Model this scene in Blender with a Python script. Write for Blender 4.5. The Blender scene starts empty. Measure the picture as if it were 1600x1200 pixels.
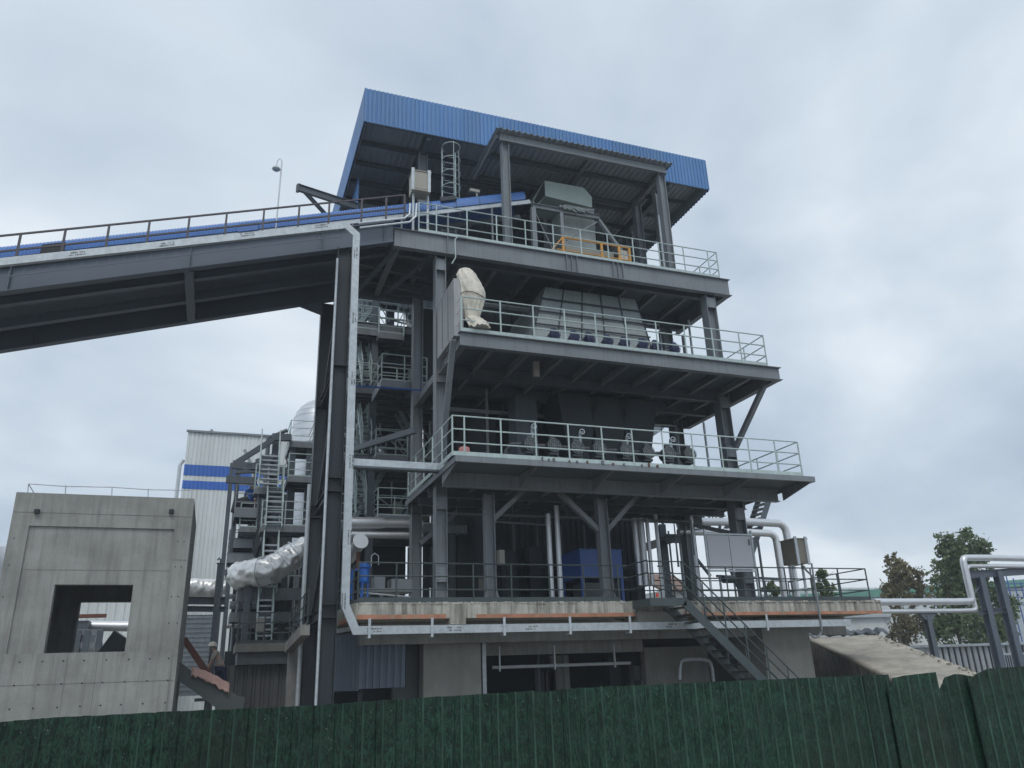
import bpy, bmesh, math, random
from mathutils import Vector, Matrix, noise
R = math.radians
random.seed(7)
scene = bpy.context.scene

# ------------------------------------------------------------------ camera
EYE = Vector((0, 0, 1.8))
FPX = 1225.76            # focal length in pixels of the 1600 px wide photograph
yaw, pitch, roll = R(20.644), R(20.263), R(-2.086)
FW = Vector((math.sin(yaw)*math.cos(pitch), math.cos(yaw)*math.cos(pitch), math.sin(pitch)))
_r0 = Vector((math.cos(yaw), -math.sin(yaw), 0)); _u0 = _r0.cross(FW)
RT = _r0*math.cos(roll) + _u0*math.sin(roll)
UP = _u0*math.cos(roll) - _r0*math.sin(roll)
cd = bpy.data.cameras.new('camera'); cam = bpy.data.objects.new('camera', cd)
scene.collection.objects.link(cam); scene.camera = cam
m = Matrix((RT, UP, -FW)).transposed().to_4x4(); m.translation = EYE
cam.matrix_world = m
cd.sensor_width = 36; cd.lens = 36*FPX/1600; cd.clip_end = 3000; cd.clip_start = 0.05

# ------------------------------------------------------------------ sky, sun, exposure
w = bpy.data.worlds.new('World'); scene.world = w; w.use_nodes = True
nt = w.node_tree; nt.nodes.clear()
def N(t, typ, **k):
    n = t.nodes.new(typ)
    for a, b in k.items(): setattr(n, a, b)
    return n
SUN_EL, SUN_AZ = R(52), R(200)          # azimuth measured from +Y towards +X
out = N(nt, 'ShaderNodeOutputWorld'); bg = N(nt, 'ShaderNodeBackground')
sky = N(nt, 'ShaderNodeTexSky', sky_type='NISHITA', sun_disc=False, sun_elevation=SUN_EL, sun_rotation=SUN_AZ)
bg.inputs['Strength'].default_value = 0.1
tc = N(nt, 'ShaderNodeTexCoord'); sp = N(nt, 'ShaderNodeSeparateXYZ')
nt.links.new(tc.outputs['Generated'], sp.inputs[0])
ad = N(nt, 'ShaderNodeMath', operation='ADD'); ad.inputs[1].default_value = 0.45
nt.links.new(sp.outputs['Z'], ad.inputs[0])
mx = N(nt, 'ShaderNodeMath', operation='MAXIMUM'); mx.inputs[1].default_value = 0.2
nt.links.new(ad.outputs[0], mx.inputs[0])
dv = N(nt, 'ShaderNodeVectorMath', operation='DIVIDE')
cb = N(nt, 'ShaderNodeCombineXYZ')
for i in range(3): nt.links.new(mx.outputs[0], cb.inputs[i])
nt.links.new(tc.outputs['Generated'], dv.inputs[0]); nt.links.new(cb.outputs[0], dv.inputs[1])
n1 = N(nt, 'ShaderNodeTexNoise'); n1.inputs['Scale'].default_value = 1.55; n1.inputs['Detail'].default_value = 5; n1.inputs['Roughness'].default_value = 0.5; n1.inputs['Distortion'].default_value = 0.25
mp = N(nt, 'ShaderNodeMapping'); mp.inputs['Location'].default_value = (4.4, 3.3, 8.8); mp.inputs['Rotation'].default_value = (0, 0, 0.5); mp.inputs['Scale'].default_value = (1.0, 1.35, 1)
nt.links.new(dv.outputs[0], mp.inputs[0]); nt.links.new(mp.outputs[0], n1.inputs['Vector'])
rp = N(nt, 'ShaderNodeValToRGB'); el = rp.color_ramp.elements
el[0].position = 0.34; el[0].color = (3.95, 4.75, 5.75, 1)
el[1].position = 0.64; el[1].color = (7.5, 8.05, 8.55, 1)
e2 = el.new(0.5); e2.color = (5.6, 6.4, 7.2, 1)
nt.links.new(n1.outputs['Fac'], rp.inputs[0])
mixc = N(nt, 'ShaderNodeMix', data_type='RGBA'); mixc.inputs[0].default_value = 0.93
nt.links.new(sky.outputs[0], mixc.inputs[6]); nt.links.new(rp.outputs[0], mixc.inputs[7])
nt.links.new(mixc.outputs[2], bg.inputs[0]); nt.links.new(bg.outputs[0], out.inputs[0])
sd = bpy.data.lights.new('sun', 'SUN'); sd.energy = 0.85; sd.angle = R(25); sd.color = (1, 0.96, 0.9)
so = bpy.data.objects.new('sun', sd); scene.collection.objects.link(so)
dsun = Vector((math.sin(SUN_AZ)*math.cos(SUN_EL), math.cos(SUN_AZ)*math.cos(SUN_EL), math.sin(SUN_EL)))
so.rotation_euler = (-dsun).to_track_quat('-Z', 'Y').to_euler()
scene.view_settings.view_transform = 'Standard'; scene.view_settings.look = 'None'
scene.view_settings.exposure = 0.3; scene.view_settings.gamma = 1

# ------------------------------------------------------------------ helpers
def K(px, py, X=None, Y=None, Z=None):
    """the point of a known wall / deck plane that photograph pixel (px, py) shows"""
    d = FW + RT*((px-800)/FPX) + UP*((600-py)/FPX)
    t = X/d.x if X is not None else Y/d.y if Y is not None else (Z-EYE.z)/d.z
    return EYE + d*t

MATS = {}
def mat(name, col, rough=0.6, metal=0.0, var=0.12, scale=1.5, streak=0.0, streak_col=None, bump=0.0, bscale=20.0, spec=0.5, stops=(0.45, 0.7), sheet=0.0, vary=0.07):
    mt = bpy.data.materials.new(name); mt.use_nodes = True
    t = mt.node_tree; b = t.nodes['Principled BSDF']
    b.inputs['Roughness'].default_value = rough; b.inputs['Metallic'].default_value = metal
    b.inputs['Specular IOR Level'].default_value = spec
    geo = N(t, 'ShaderNodeNewGeometry')
    n = N(t, 'ShaderNodeTexNoise'); n.inputs['Scale'].default_value = scale; n.inputs['Detail'].default_value = 7; n.inputs['Roughness'].default_value = 0.62
    t.links.new(geo.outputs['Position'], n.inputs['Vector'])
    r = N(t, 'ShaderNodeValToRGB')
    r.color_ramp.elements[0].position = 0.3; r.color_ramp.elements[0].color = tuple(c*(1-var) for c in col)+(1,)
    r.color_ramp.elements[1].position = 0.7; r.color_ramp.elements[1].color = tuple(min(1, c*(1+var)) for c in col)+(1,)
    t.links.new(n.outputs['Fac'], r.inputs[0]); last = r.outputs[0]
    if streak:
        mpn = N(t, 'ShaderNodeMapping'); mpn.inputs['Scale'].default_value = (7, 7, 0.45)
        n2 = N(t, 'ShaderNodeTexNoise'); n2.inputs['Scale'].default_value = 1.0; n2.inputs['Detail'].default_value = 6; n2.inputs['Roughness'].default_value = 0.65
        t.links.new(geo.outputs['Position'], mpn.inputs[0]); t.links.new(mpn.outputs[0], n2.inputs['Vector'])
        r2 = N(t, 'ShaderNodeValToRGB'); r2.color_ramp.elements[0].position = stops[0]; r2.color_ramp.elements[1].position = stops[1]
        r2.color_ramp.elements[0].color = (0, 0, 0, 1); r2.color_ramp.elements[1].color = (streak,)*3+(1,)
        t.links.new(n2.outputs['Fac'], r2.inputs[0])
        mm = N(t, 'ShaderNodeMix', data_type='RGBA')
        t.links.new(r2.outputs[0], mm.inputs[0]); t.links.new(last, mm.inputs[6])
        mm.inputs[7].default_value = (streak_col or tuple(c*0.35 for c in col))+(1,)
        last = mm.outputs[2]
    # each member / sheet comes from its own batch of paint
    oi = N(t, 'ShaderNodeObjectInfo'); m0 = N(t, 'ShaderNodeMapRange'); m0.inputs[3].default_value = 1-vary; m0.inputs[4].default_value = 1+vary
    t.links.new(oi.outputs['Random'], m0.inputs[0]); fac = m0.outputs[0]
    if sheet:
        sn = N(t, 'ShaderNodeVectorMath', operation='SNAP'); sn.inputs[1].default_value = (sheet, sheet, 500.0)
        t.links.new(geo.outputs['Position'], sn.inputs[0]); wn = N(t, 'ShaderNodeTexWhiteNoise'); t.links.new(sn.outputs[0], wn.inputs['Vector'])
        m1 = N(t, 'ShaderNodeMapRange'); m1.inputs[3].default_value = .88; m1.inputs[4].default_value = 1.1; t.links.new(wn.outputs['Value'], m1.inputs[0])
        mu = N(t, 'ShaderNodeMath', operation='MULTIPLY'); t.links.new(fac, mu.inputs[0]); t.links.new(m1.outputs[0], mu.inputs[1]); fac = mu.outputs[0]
    vs_ = N(t, 'ShaderNodeVectorMath', operation='SCALE'); t.links.new(last, vs_.inputs[0]); t.links.new(fac, vs_.inputs['Scale']); last = vs_.outputs[0]
    t.links.new(last, b.inputs['Base Color'])
    # roughness breaks up with the same noise
    mr = N(t, 'ShaderNodeMapRange'); mr.inputs[3].default_value = max(0.05, rough-0.12); mr.inputs[4].default_value = min(1, rough+0.12)
    t.links.new(n.outputs['Fac'], mr.inputs[0]); t.links.new(mr.outputs[0], b.inputs['Roughness'])
    if bump:
        nb = N(t, 'ShaderNodeTexNoise'); nb.inputs['Scale'].default_value = bscale; nb.inputs['Detail'].default_value = 5
        t.links.new(geo.outputs['Position'], nb.inputs['Vector'])
        bp = N(t, 'ShaderNodeBump'); bp.inputs['Strength'].default_value = bump; bp.inputs['Distance'].default_value = 0.02 if bscale > 5 else 0.1
        t.links.new(nb.outputs['Fac'], bp.inputs['Height']); t.links.new(bp.outputs[0], b.inputs['Normal'])
    MATS[name] = mt
    return mt

STEEL = mat('grey_steel_paint', (0.2, 0.222, 0.242), 0.45, var=0.13, scale=0.8, streak=0.55, streak_col=(0.12, 0.105, 0.1), stops=(0.52, 0.72))
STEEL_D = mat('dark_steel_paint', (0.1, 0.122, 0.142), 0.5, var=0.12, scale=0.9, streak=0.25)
GIRD = mat('gallery_steel_paint', (0.095, 0.12, 0.155), 0.5, var=0.1, scale=0.5)
TREST = mat('trestle_steel_paint', (0.024, 0.032, 0.042), 0.45, var=0.15, scale=0.6, streak=0.3, streak_col=(0.08, 0.09, 0.1))
MINT = mat('mint_rail_paint', (0.46, 0.56, 0.555), 0.4, var=0.1, scale=3, streak=0.3, streak_col=(0.22, 0.27, 0.26))
DRAIL = mat('dark_green_rail_paint', (0.055, 0.075, 0.078), 0.45, var=0.15, scale=3)
BRAIL = mat('brown_grey_rail_paint', (0.07, 0.065, 0.075), 0.5, var=0.15, scale=3)
BLUE = mat('blue_roof_sheet', (0.085, 0.215, 0.46), 0.5, var=0.12, scale=0.5, streak=0.5, streak_col=(0.13, 0.23, 0.38), sheet=0.83)
BLUEC = mat('blue_conveyor_sheet', (0.07, 0.17, 0.44), 0.42, var=0.08, scale=1.0)
GALV = mat('galvanised_steel', (0.5, 0.545, 0.575), 0.42, metal=0.35, var=0.16, scale=7, streak=0.3, streak_col=(0.36, 0.39, 0.42))
SILVER = mat('aluminium_cladding', (0.78, 0.78, 0.77), 0.34, metal=0.6, var=0.07, scale=2.5, bump=0.35, bscale=3)
SILVERS = mat('smooth_aluminium_cladding', (0.72, 0.74, 0.77), 0.42, metal=0.75, var=0.06, scale=2)
CONC = mat('cast_concrete', (0.3, 0.305, 0.29), 0.9, var=0.22, scale=0.9, streak=0.45, streak_col=(0.12, 0.12, 0.112), bump=0.4, bscale=14, spec=0.25)
CONCL = mat('pale_concrete', (0.27, 0.27, 0.25), 0.9, var=0.16, scale=1.2, streak=0.3, streak_col=(0.17, 0.165, 0.15), bump=0.3, bscale=14, spec=0.25)
SLABM = mat('stained_slab_concrete', (0.46, 0.45, 0.4), 0.9, var=0.2, scale=3.2, streak=0.85, streak_col=(0.13, 0.125, 0.11), stops=(0.42, 0.66), bump=0.5, bscale=18, spec=0.2)
RUSTO = mat('orange_form_strip', (0.44, 0.2, 0.125), 0.8, var=0.3, scale=2.2, streak=0.6, streak_col=(0.36, 0.27, 0.2), stops=(0.5, 0.6))
OLDC = mat('weathered_ramp_side', (0.2, 0.185, 0.165), 0.95, var=0.5, scale=2.6, streak=0.7, streak_col=(0.06, 0.055, 0.05), stops=(0.42, 0.75), bump=0.5, bscale=10)
RAMPT = mat('dusty_ramp_top', (0.37, 0.34, 0.29), 0.95, var=0.3, scale=1.3, streak=.35, streak_col=(.22, .2, .17), bump=0.6, bscale=7, spec=0.2)
SIDING = mat('white_siding', (0.66, 0.7, 0.7), 0.55, var=0.07, scale=0.25, streak=0.45, streak_col=(0.46, 0.43, 0.34), stops=(0.5, 0.75), sheet=1.1)
STRIPE = mat('blue_band_sheet', (0.03, 0.13, 0.48), 0.5, var=0.06)
HOPPER = mat('grey_green_plate', (0.25, 0.285, 0.285), 0.5, var=0.12, scale=0.9, streak=0.3, streak_col=(0.13, 0.14, 0.14))
HOOD = mat('pale_hood_plate', (0.38, 0.46, 0.44), 0.5, var=0.1, scale=2)
SOFFIT = mat('corrugated_soffit_sheet', (0.3, 0.335, 0.375), 0.55, var=0.12, scale=0.8)
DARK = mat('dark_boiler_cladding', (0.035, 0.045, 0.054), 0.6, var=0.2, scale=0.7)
DARKER = mat('near_black_steel', (0.022, 0.027, 0.032), 0.7, var=0.2)  # even near-black tone with slight random variation
MOTB = mat('navy_motor_paint', (0.035, 0.045, 0.11), 0.4, var=0.15, scale=6)
MOTG = mat('dark_grey_fan_paint', (0.06, 0.07, 0.08), 0.45, var=0.15, scale=6)
VALVE = mat('bright_valve_metal', (0.7, 0.72, 0.74), 0.25, metal=0.9)
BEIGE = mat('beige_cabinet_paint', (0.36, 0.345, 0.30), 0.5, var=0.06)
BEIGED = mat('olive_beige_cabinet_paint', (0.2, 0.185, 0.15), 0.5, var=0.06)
WHITEB = mat('white_board_paint', (0.58, 0.58, 0.62), 0.45, var=0.04)
ORANGE = mat('orange_guard_paint', (0.7, 0.36, 0.09), 0.5, var=0.12, scale=4)
TBLUE = mat('bright_blue_tank_paint', (0.015, 0.13, 0.5), 0.35, var=0.08)
MBLUE = mat('cobalt_machine_paint', (0.03, 0.1, 0.36), 0.4, var=0.1)
PINK = mat('faded_pink_plastic', (0.62, 0.28, 0.27), 0.6, var=0.12)
PINKC = mat('pink_cloth', (0.43, 0.28, 0.25), 0.9, var=0.15, scale=5)
WRAP = mat('cream_plastic_wrap', (0.68, 0.64, 0.55), 0.35, var=0.22, scale=4, bump=0.9, bscale=6)
FRAMEG = mat('dull_green_steel', (0.075, 0.09, 0.09), 0.5, var=0.14)
BROWNB = mat('rust_brown_beam', (0.16, 0.06, 0.04), 0.7, var=0.2)
NAVYS = mat('slate_blue_sheet', (0.085, 0.11, 0.15), 0.5, var=0.15, streak=0.3, streak_col=(0.13, 0.15, 0.18))
GROUNDM = mat('compacted_yard', (0.2, 0.19, 0.17), 0.95, var=0.25, scale=0.5, bump=0.4, bscale=6)
BLACKM = mat('black_marking', (0.16, 0.17, 0.18), 0.7)
BARK = mat('tree_bark', (0.14, 0.11, 0.085), 0.9, var=0.25, scale=6)
SKIN = mat('face_skin', (0.45, 0.27, 0.2), 0.6)
SHIRT = mat('grey_beige_work_shirt', (0.33, 0.3, 0.27), 0.9)
JEANS = mat('navy_trousers', (0.02, 0.03, 0.07), 0.9)
HELM = mat('cream_helmet_plastic', (0.62, 0.58, 0.5), 0.4)
ROOFT = mat('green_roof_sheet', (0.12, 0.3, 0.24), 0.5)
GLASS = mat('dark_window_glass', (0.05, 0.07, 0.1), 0.12)
TILEB = mat('brown_roof_tile', (0.2, 0.13, 0.1), 0.8, var=0.3, scale=5)
REDM = mat('red_paint', (0.6, 0.08, 0.05), 0.5)

def leafmat(name, c1, c2):
    mt = bpy.data.materials.new(name); mt.use_nodes = True; t = mt.node_tree; b = t.nodes['Principled BSDF']
    geo = N(t, 'ShaderNodeNewGeometry'); r = N(t, 'ShaderNodeValToRGB')
    r.color_ramp.elements[0].color = c1+(1,); r.color_ramp.elements[1].color = c2+(1,)
    t.links.new(geo.outputs['Random Per Island'], r.inputs[0]); t.links.new(r.outputs[0], b.inputs['Base Color'])
    b.inputs['Roughness'].default_value = 0.6
    tr = N(t, 'ShaderNodeBsdfTranslucent'); mxs = N(t, 'ShaderNodeMixShader'); mxs.inputs[0].default_value = 0.3
    t.links.new(r.outputs[0], tr.inputs[0]); t.links.new(b.outputs[0], mxs.inputs[1]); t.links.new(tr.outputs[0], mxs.inputs[2])
    t.links.new(mxs.outputs[0], t.nodes['Material Output'].inputs[0]); return mt
LEAFG = leafmat('green_leaves', (0.07, 0.11, 0.05), (0.2, 0.26, 0.12))
LEAFB = leafmat('browning_leaves', (0.12, 0.105, 0.06), (0.27, 0.24, 0.13))

class MB:
    def __init__(s): s.v = []; s.f = []; s.mi = []; s.cur = 0
    def add(s, vs, fs):
        o = len(s.v); s.v += [Vector(p) for p in vs]; s.f += [tuple(i+o for i in f) for f in fs]; s.mi += [s.cur]*len(fs)
    def box(s, x0, x1, y0, y1, z0, z1):
        s.add([(x, y, z) for z in (z0, z1) for y in (y0, y1) for x in (x0, x1)],
              [(0,2,3,1),(4,5,7,6),(0,1,5,4),(2,6,7,3),(0,4,6,2),(1,3,7,5)]); return s
    def frame(s, a, b, up=(0,0,1)):
        a = Vector(a); b = Vector(b); d = (b-a).normalized(); up = Vector(up)
        if abs(d.dot(up)) > 0.99: up = Vector((0,1,0)) if abs(d.z) > .9 else Vector((0,0,1))
        sx = d.cross(up).normalized(); uz = sx.cross(d).normalized(); return a, b, d, sx, uz
    def bar(s, a, b, w, h, up=(0,0,1), off=(0,0)):
        a, b, d, sx, uz = s.frame(a, b, up); vs = []
        for p in (a, b):
            for j in (-1, 1):
                for i in (-1, 1): vs.append(p + sx*(off[0]+i*w/2) + uz*(off[1]+j*h/2))
        s.add(vs, [(0,2,3,1),(4,5,7,6),(0,1,5,4),(2,6,7,3),(0,4,6,2),(1,3,7,5)]); return s
    def ibeam(s, a, b, w, h, up=(0,0,1), tf=0.02, tw=0.014):
        s.bar(a, b, w, tf, up, (0, h/2-tf/2)); s.bar(a, b, w, tf, up, (0, -h/2+tf/2)); s.bar(a, b, tw, h-2*tf, up); return s
    def tube(s, pts, r, n=8, cap=True):
        pts = [Vector(p) for p in pts]; rings = []; pu = None
        for i, p in enumerate(pts):
            d = (pts[min(i+1, len(pts)-1)] - pts[max(i-1, 0)]).normalized()
            if pu is None: pu = Vector((0,0,1)) if abs(d.z) < .9 else Vector((0,1,0))
            sx = d.cross(pu).normalized(); pu = sx.cross(d).normalized()
            rr = r[i] if isinstance(r, (list, tuple)) else r
            rings.append([p + (sx*math.cos(2*math.pi*k/n) + pu*math.sin(2*math.pi*k/n))*rr for k in range(n)])
        s.add([q for rg in rings for q in rg],
              [(i*n+k, i*n+(k+1)%n, (i+1)*n+(k+1)%n, (i+1)*n+k) for i in range(len(pts)-1) for k in range(n)] +
              ([tuple(range(n))[::-1], tuple((len(pts)-1)*n+k for k in range(n))] if cap else [])); return s
    def prism(s, poly, ext):
        n = len(poly); ext = Vector(ext); p = [Vector(q) for q in poly]
        s.add(p + [q+ext for q in p], [tuple(range(n))[::-1], tuple(range(n, 2*n))] + [(i, (i+1)%n, n+(i+1)%n, n+i) for i in range(n)]); return s
    def corr(s, o, u, v, wd, ht, pitch=0.2, dep=0.035, top=None, th=0.0, ridge=False):
        """corrugated sheet: width along u, height along v, ribs along v"""
        o = Vector(o); u = Vector(u).normalized(); v = Vector(v).normalized(); nn = u.cross(v).normalized()
        xs = []; x = 0.0
        prof = ((0, 0), (0.55, 0), (0.64, 1), (0.93, 1))
        while x < wd:
            for a, b in prof:
                if x+a*pitch < wd: xs.append((x+a*pitch, b*dep))
            x += pitch
        xs.append((wd, 0))
        vs = []
        for a, b in xs:
            h = top(a) if top else ht
            vs += [o+u*a+nn*b, o+u*a+nn*b+v*h]
        fs = [(2*i, 2*i+2, 2*i+3, 2*i+1) for i in range(len(xs)-1)]
        cnt = len(s.f); nfr = len(fs)
        if th:
            k = len(vs); m_ = len(xs)
            vs += [q-nn*th for q in vs]
            fs += [tuple(i+k for i in f)[::-1] for f in fs[:m_-1]]
            fs += [(2*i+1, 2*i+3, 2*i+3+k, 2*i+1+k) for i in range(m_-1)] + [(2*i+2, 2*i, 2*i+k, 2*i+2+k) for i in range(m_-1)]
        s.add(vs, fs)
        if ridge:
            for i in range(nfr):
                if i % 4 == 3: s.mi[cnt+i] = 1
        return s
    def build(s, name, m_, parent=None, smooth=False, mats=None):
        me = bpy.data.meshes.new(name); o = bpy.data.objects.new(name, me); scene.collection.objects.link(o)
        off = Vector((0,0,0)); par = parent
        while par is not None: off += par.location; par = par.parent
        if parent is None and s.v:
            off = Vector((sum(p.x for p in s.v)/len(s.v), sum(p.y for p in s.v)/len(s.v), min(p.z for p in s.v))); o.location = off
        me.from_pydata([p-off for p in s.v], [], s.f)
        for q in (mats or [m_]): me.materials.append(q)
        if mats: me.polygons.foreach_set('material_index', s.mi)
        bm = bmesh.new(); bm.from_mesh(me); bmesh.ops.recalc_face_normals(bm, faces=bm.faces); bm.to_mesh(me); bm.free()
        if smooth:
            me.polygons.foreach_set('use_smooth', [True]*len(me.polygons))
            try: me.set_sharp_from_angle(angle=R(35))
            except Exception: pass
        if parent: o.parent = parent
        return o

def tag(o, label=None, cat=None, group=None, kind=None):
    if label: o['label'] = label
    if cat: o['category'] = cat
    if group: o['group'] = group
    if kind: o['kind'] = kind
    return o
def thing(name, loc, label, cat, group=None):
    o = bpy.data.objects.new(name, None); scene.collection.objects.link(o); o.location = loc; o.empty_display_size = .3
    return tag(o, label, cat, group)
def kids(o): return [c for c in scene.objects if c.parent == o]
def copy_tree(o, parent=None, loc=None, rot=None, scale=None):
    c = o.copy(); scene.collection.objects.link(c)
    if parent: c.parent = parent
    if loc is not None: c.location = loc
    if rot is not None: c.rotation_euler = rot
    if scale is not None: c.scale = scale
    for ch in kids(o): copy_tree(ch, c)
    return c

def railing(parent, pts, posts, m_, h=1.15, r=0.022, toe=0.12, n=3, name='railing', pr=0.026, ends=(0,0)):
    """rails follow pts (deck level); posts = list of 3D base points, each a sub-part"""
    a = MB(); pts = [Vector(p) for p in pts]
    for k in range(n):
        z = h*(n-k)/n
        a.tube([p+Vector((0,0,z)) for p in pts], r, 6)
    if toe:
        for p, q in zip(pts[:-1], pts[1:]): a.bar(p+Vector((0,0,toe/2+.01)), q+Vector((0,0,toe/2+.01)), 0.008, toe)
    o = a.build(name, m_, parent)
    for p in posts: MB().tube([Vector(p), Vector(p)+Vector((0,0,h))], pr, 6).build('railing_post', m_, o)
    return o
def along(a, b, sp, first=True, last=True):
    a = Vector(a); b = Vector(b); n = max(1, round((b-a).length/sp))
    return [a.lerp(b, i/n) for i in range(0 if first else 1, n+(1 if last else 0))]
def Xs(pxs, py0, py1, Y):
    """X of posts seen at pixel columns pxs on a line running from py0 to py1"""
    return [K(x, py0+(py1-py0)*(x-pxs[0])/max(1, pxs[-1]-pxs[0]), Y=Y).x for x in pxs]

# ================================================================== SETTING
ga = MB(); ga.add([(-400,-150,0),(500,-150,0),(500,700,0),(-400,700,0)], [(0,1,2,3)])
tag(ga.build('ground', GROUNDM), kind='structure')

# ================================================================== TOWER
T = thing('process_tower', (11.5, 26, 3.7), 'tall grey steel process tower of stacked railed decks under a blue corrugated roof', 'building')
CX0, CX1, CY0, CY1 = 6.18, 16.88, 23.0, 26.2
SLZ = 3.72
def hcol(x, y, z0, z1, w=0.36, d=0.36, m_=STEEL, name='column', parent=None):
    a = MB(); a.box(x-w/2, x-w/2+.025, y-d/2, y+d/2, z0, z1).box(x+w/2-.025, x+w/2, y-d/2, y+d/2, z0, z1).box(x-w/2+.025, x+w/2-.025, y-.012, y+.012, z0, z1)
    return a.build(name, m_, parent or T)
hcol(CX0, CY0, SLZ, 15.24); hcol(CX1, CY0, SLZ, 15.24, .42, .42)
hcol(CX0, CY1, SLZ, 15.24); hcol(CX1, CY1, SLZ, 15.24, .42, .42)
hcol(7.6, 22.6, SLZ, 7.0, .3, .3); hcol(11.42, 22.6, SLZ, 7.0, .34, .3)
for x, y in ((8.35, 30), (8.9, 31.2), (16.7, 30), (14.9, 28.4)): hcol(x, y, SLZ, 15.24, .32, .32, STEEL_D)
# base flares of the two short columns
a = MB()
for x in (7.6, 11.42):
    for s_ in (-1, 1):
        a.prism([(x+s_*.15, 22.45, SLZ), (x+s_*.29, 22.45, SLZ), (x+s_*.15, 22.45, SLZ+.42)], (0, .02, 0))
    for k in (-.06, .06): a.prism([(x+k, 22.44, SLZ), (x+k, 22.2, SLZ), (x+k, 22.44, SLZ+.35)], (.012, 0, 0))
a.build('base_stiffener', STEEL, T)
# knee braces below deck three
for p, q in (((11.42-.15, 22.6, 6.0), (10.0, 22.6, 7.15)), ((11.42+.15, 22.6, 6.0), (12.75, 22.6, 7.15)), ((7.75, 22.6, 6.25), (8.75, 22.6, 7.15)),
             ((CX0, CY0-.15, 8.0), (CX0-.2, 20.7, 11.2)), ((CX1+.2, CY0-.15, 9.1), (17.4, 20.8, 11.25)), ((17.3, 23.0, 6.0), (15.7, 26.2, 7.2)),
             ((CX0+.1, 26, 6.0), (CX0+1.4, 26, 7.1))):
    MB().bar(p, q, .17, .15).build('knee_brace', STEEL, T)

a_ = None
def gusset(x, y, z, w_=.5, h_=.45, parent=None):
    a = MB().box(x-w_/2, x+w_/2, y-.012, y, z-h_/2, z+h_/2); g_ = a.build('gusset_plate', STEEL, T); a = MB()
    for i in range(4):
        for j in range(2): a.box(x-w_*.36+w_*.72*j-.014, x-w_*.36+w_*.72*j+.014, y-.026, y-.012, z-h_*.36+h_*.24*i-.014, z-h_*.36+h_*.24*i+.014)
    a.build('bolt_set', STEEL_D, g_)
for x, y, z in ((CX0, CY0-.182, 10.85), (CX0, CY0-.182, 6.75), (CX1, CY0-.212, 10.85), (CX1, CY0-.212, 6.75), (CX0, CY0-.182, 14.9), (CX1, CY0-.212, 14.9), (CX0, CY0-.182, 4.6), (CX1, CY0-.212, 4.6), (CX1, CY0-.212, 9.0), (CX0, CY0-.182, 8.1)): gusset(x, y, z, .34 if x < 10 else .4, .42)
def deck(zt, x0, x1, y0, y1, depth, joist_sp, tf=.12, cross=(), jd=.22, plate=.03, yj=None):
    """deck plate with an I section edge beam; joists run back from the front"""
    e = MB()
    zc = zt-depth/2
    e.box(x0, x1, y0+.1, y0+.115, zt-depth+.02, zt-.02).box(x0-.04, x1+.04, y0, y0+.22, zt-depth, zt-depth+.02).box(x0-.04, x1+.04, y0, y0+.22, zt-.02, zt)
    e.box(x0+.1, x0+.115, y0+.22, y1, zt-depth+.02, zt-.02).box(x0-.02, x0+.2, y0+.22, y1, zt-depth, zt-depth+.02)
    e.box(x1-.115, x1-.1, y0+.22, y1, zt-depth+.02, zt-.02).box(x1-.2, x1+.02, y0+.22, y1, zt-depth, zt-depth+.02)
    d = MB().box(x0+.12, x1-.12, y0+.22, y1, zt-plate, zt-.002).build('deck_plate', STEEL_D, T)
    o = e.build('edge_beam', STEEL, T)
    x = x0+joist_sp
    while x < x1-.5:
        MB().ibeam((x, y0+.12, zt-plate-jd/2-.005), (x, y1, zt-plate-jd/2-.005), .13, jd).build('joist', STEEL, T); x += joist_sp
    for y in cross:
        MB().ibeam((x0+.12, y, zt-plate-depth/2+.02), (x1-.12, y, zt-plate-depth/2+.02), .2, depth-.06).build('cross_beam', STEEL_D, T)
    return o
L1X0, L1X1, L1Y, L1Z = 4.55, 17.72, 22.6, 15.94
L2X0, L2X1, L2Y, L2Z = 6.1, 17.5, 20.3, 11.35
L3X0, L3X1, L3Y, L3Z = 5.81, 17.9, 20.0, 7.46
b1 = deck(L1Z, L1X0, L1X1, L1Y, 26.5, .70, 1.35, cross=(CY0+.3, CY1))
b2 = deck(L2Z, L2X0, L2X1, L2Y, 26.2, .46, 1.18, cross=(CY0, 24.6, CY1))
# web stiffeners on the top deck's front beam
a = MB()
for px in (887, 895, 903, 959, 966.5, 974, 700):
    x = K(px, 420, Y=L1Y).x; a.box(x-.012, x+.012, L1Y+.005, L1Y+.1, L1Z-.68, L1Z-.02)
a.build('web_stiffener', STEEL, b1)
# top deck's extension to the left under the gallery end
a = MB().box(3.3, L1X0+.1, 23.4, 26.4, L1Z-.42, L1Z-.4)
a.ibeam((3.3, 26.4, L1Z-.6), (6, 26.4, L1Z-.6), .2, .5)
for y in (24.2, 25.3): a.ibeam((3.3, y, L1Z-.55), (6.2, y+.5, L1Z-.55), .14, .25)
a.bar((4.6, 22.8, L1Z-.6), (3.9, 26.3, L1Z-.6), .18, .3).bar((5.9, 22.9, L1Z-.62), (4.9, 26.3, L1Z-.62), .18, .2)
a.build('deck_extension', STEEL_D, T)
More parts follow.
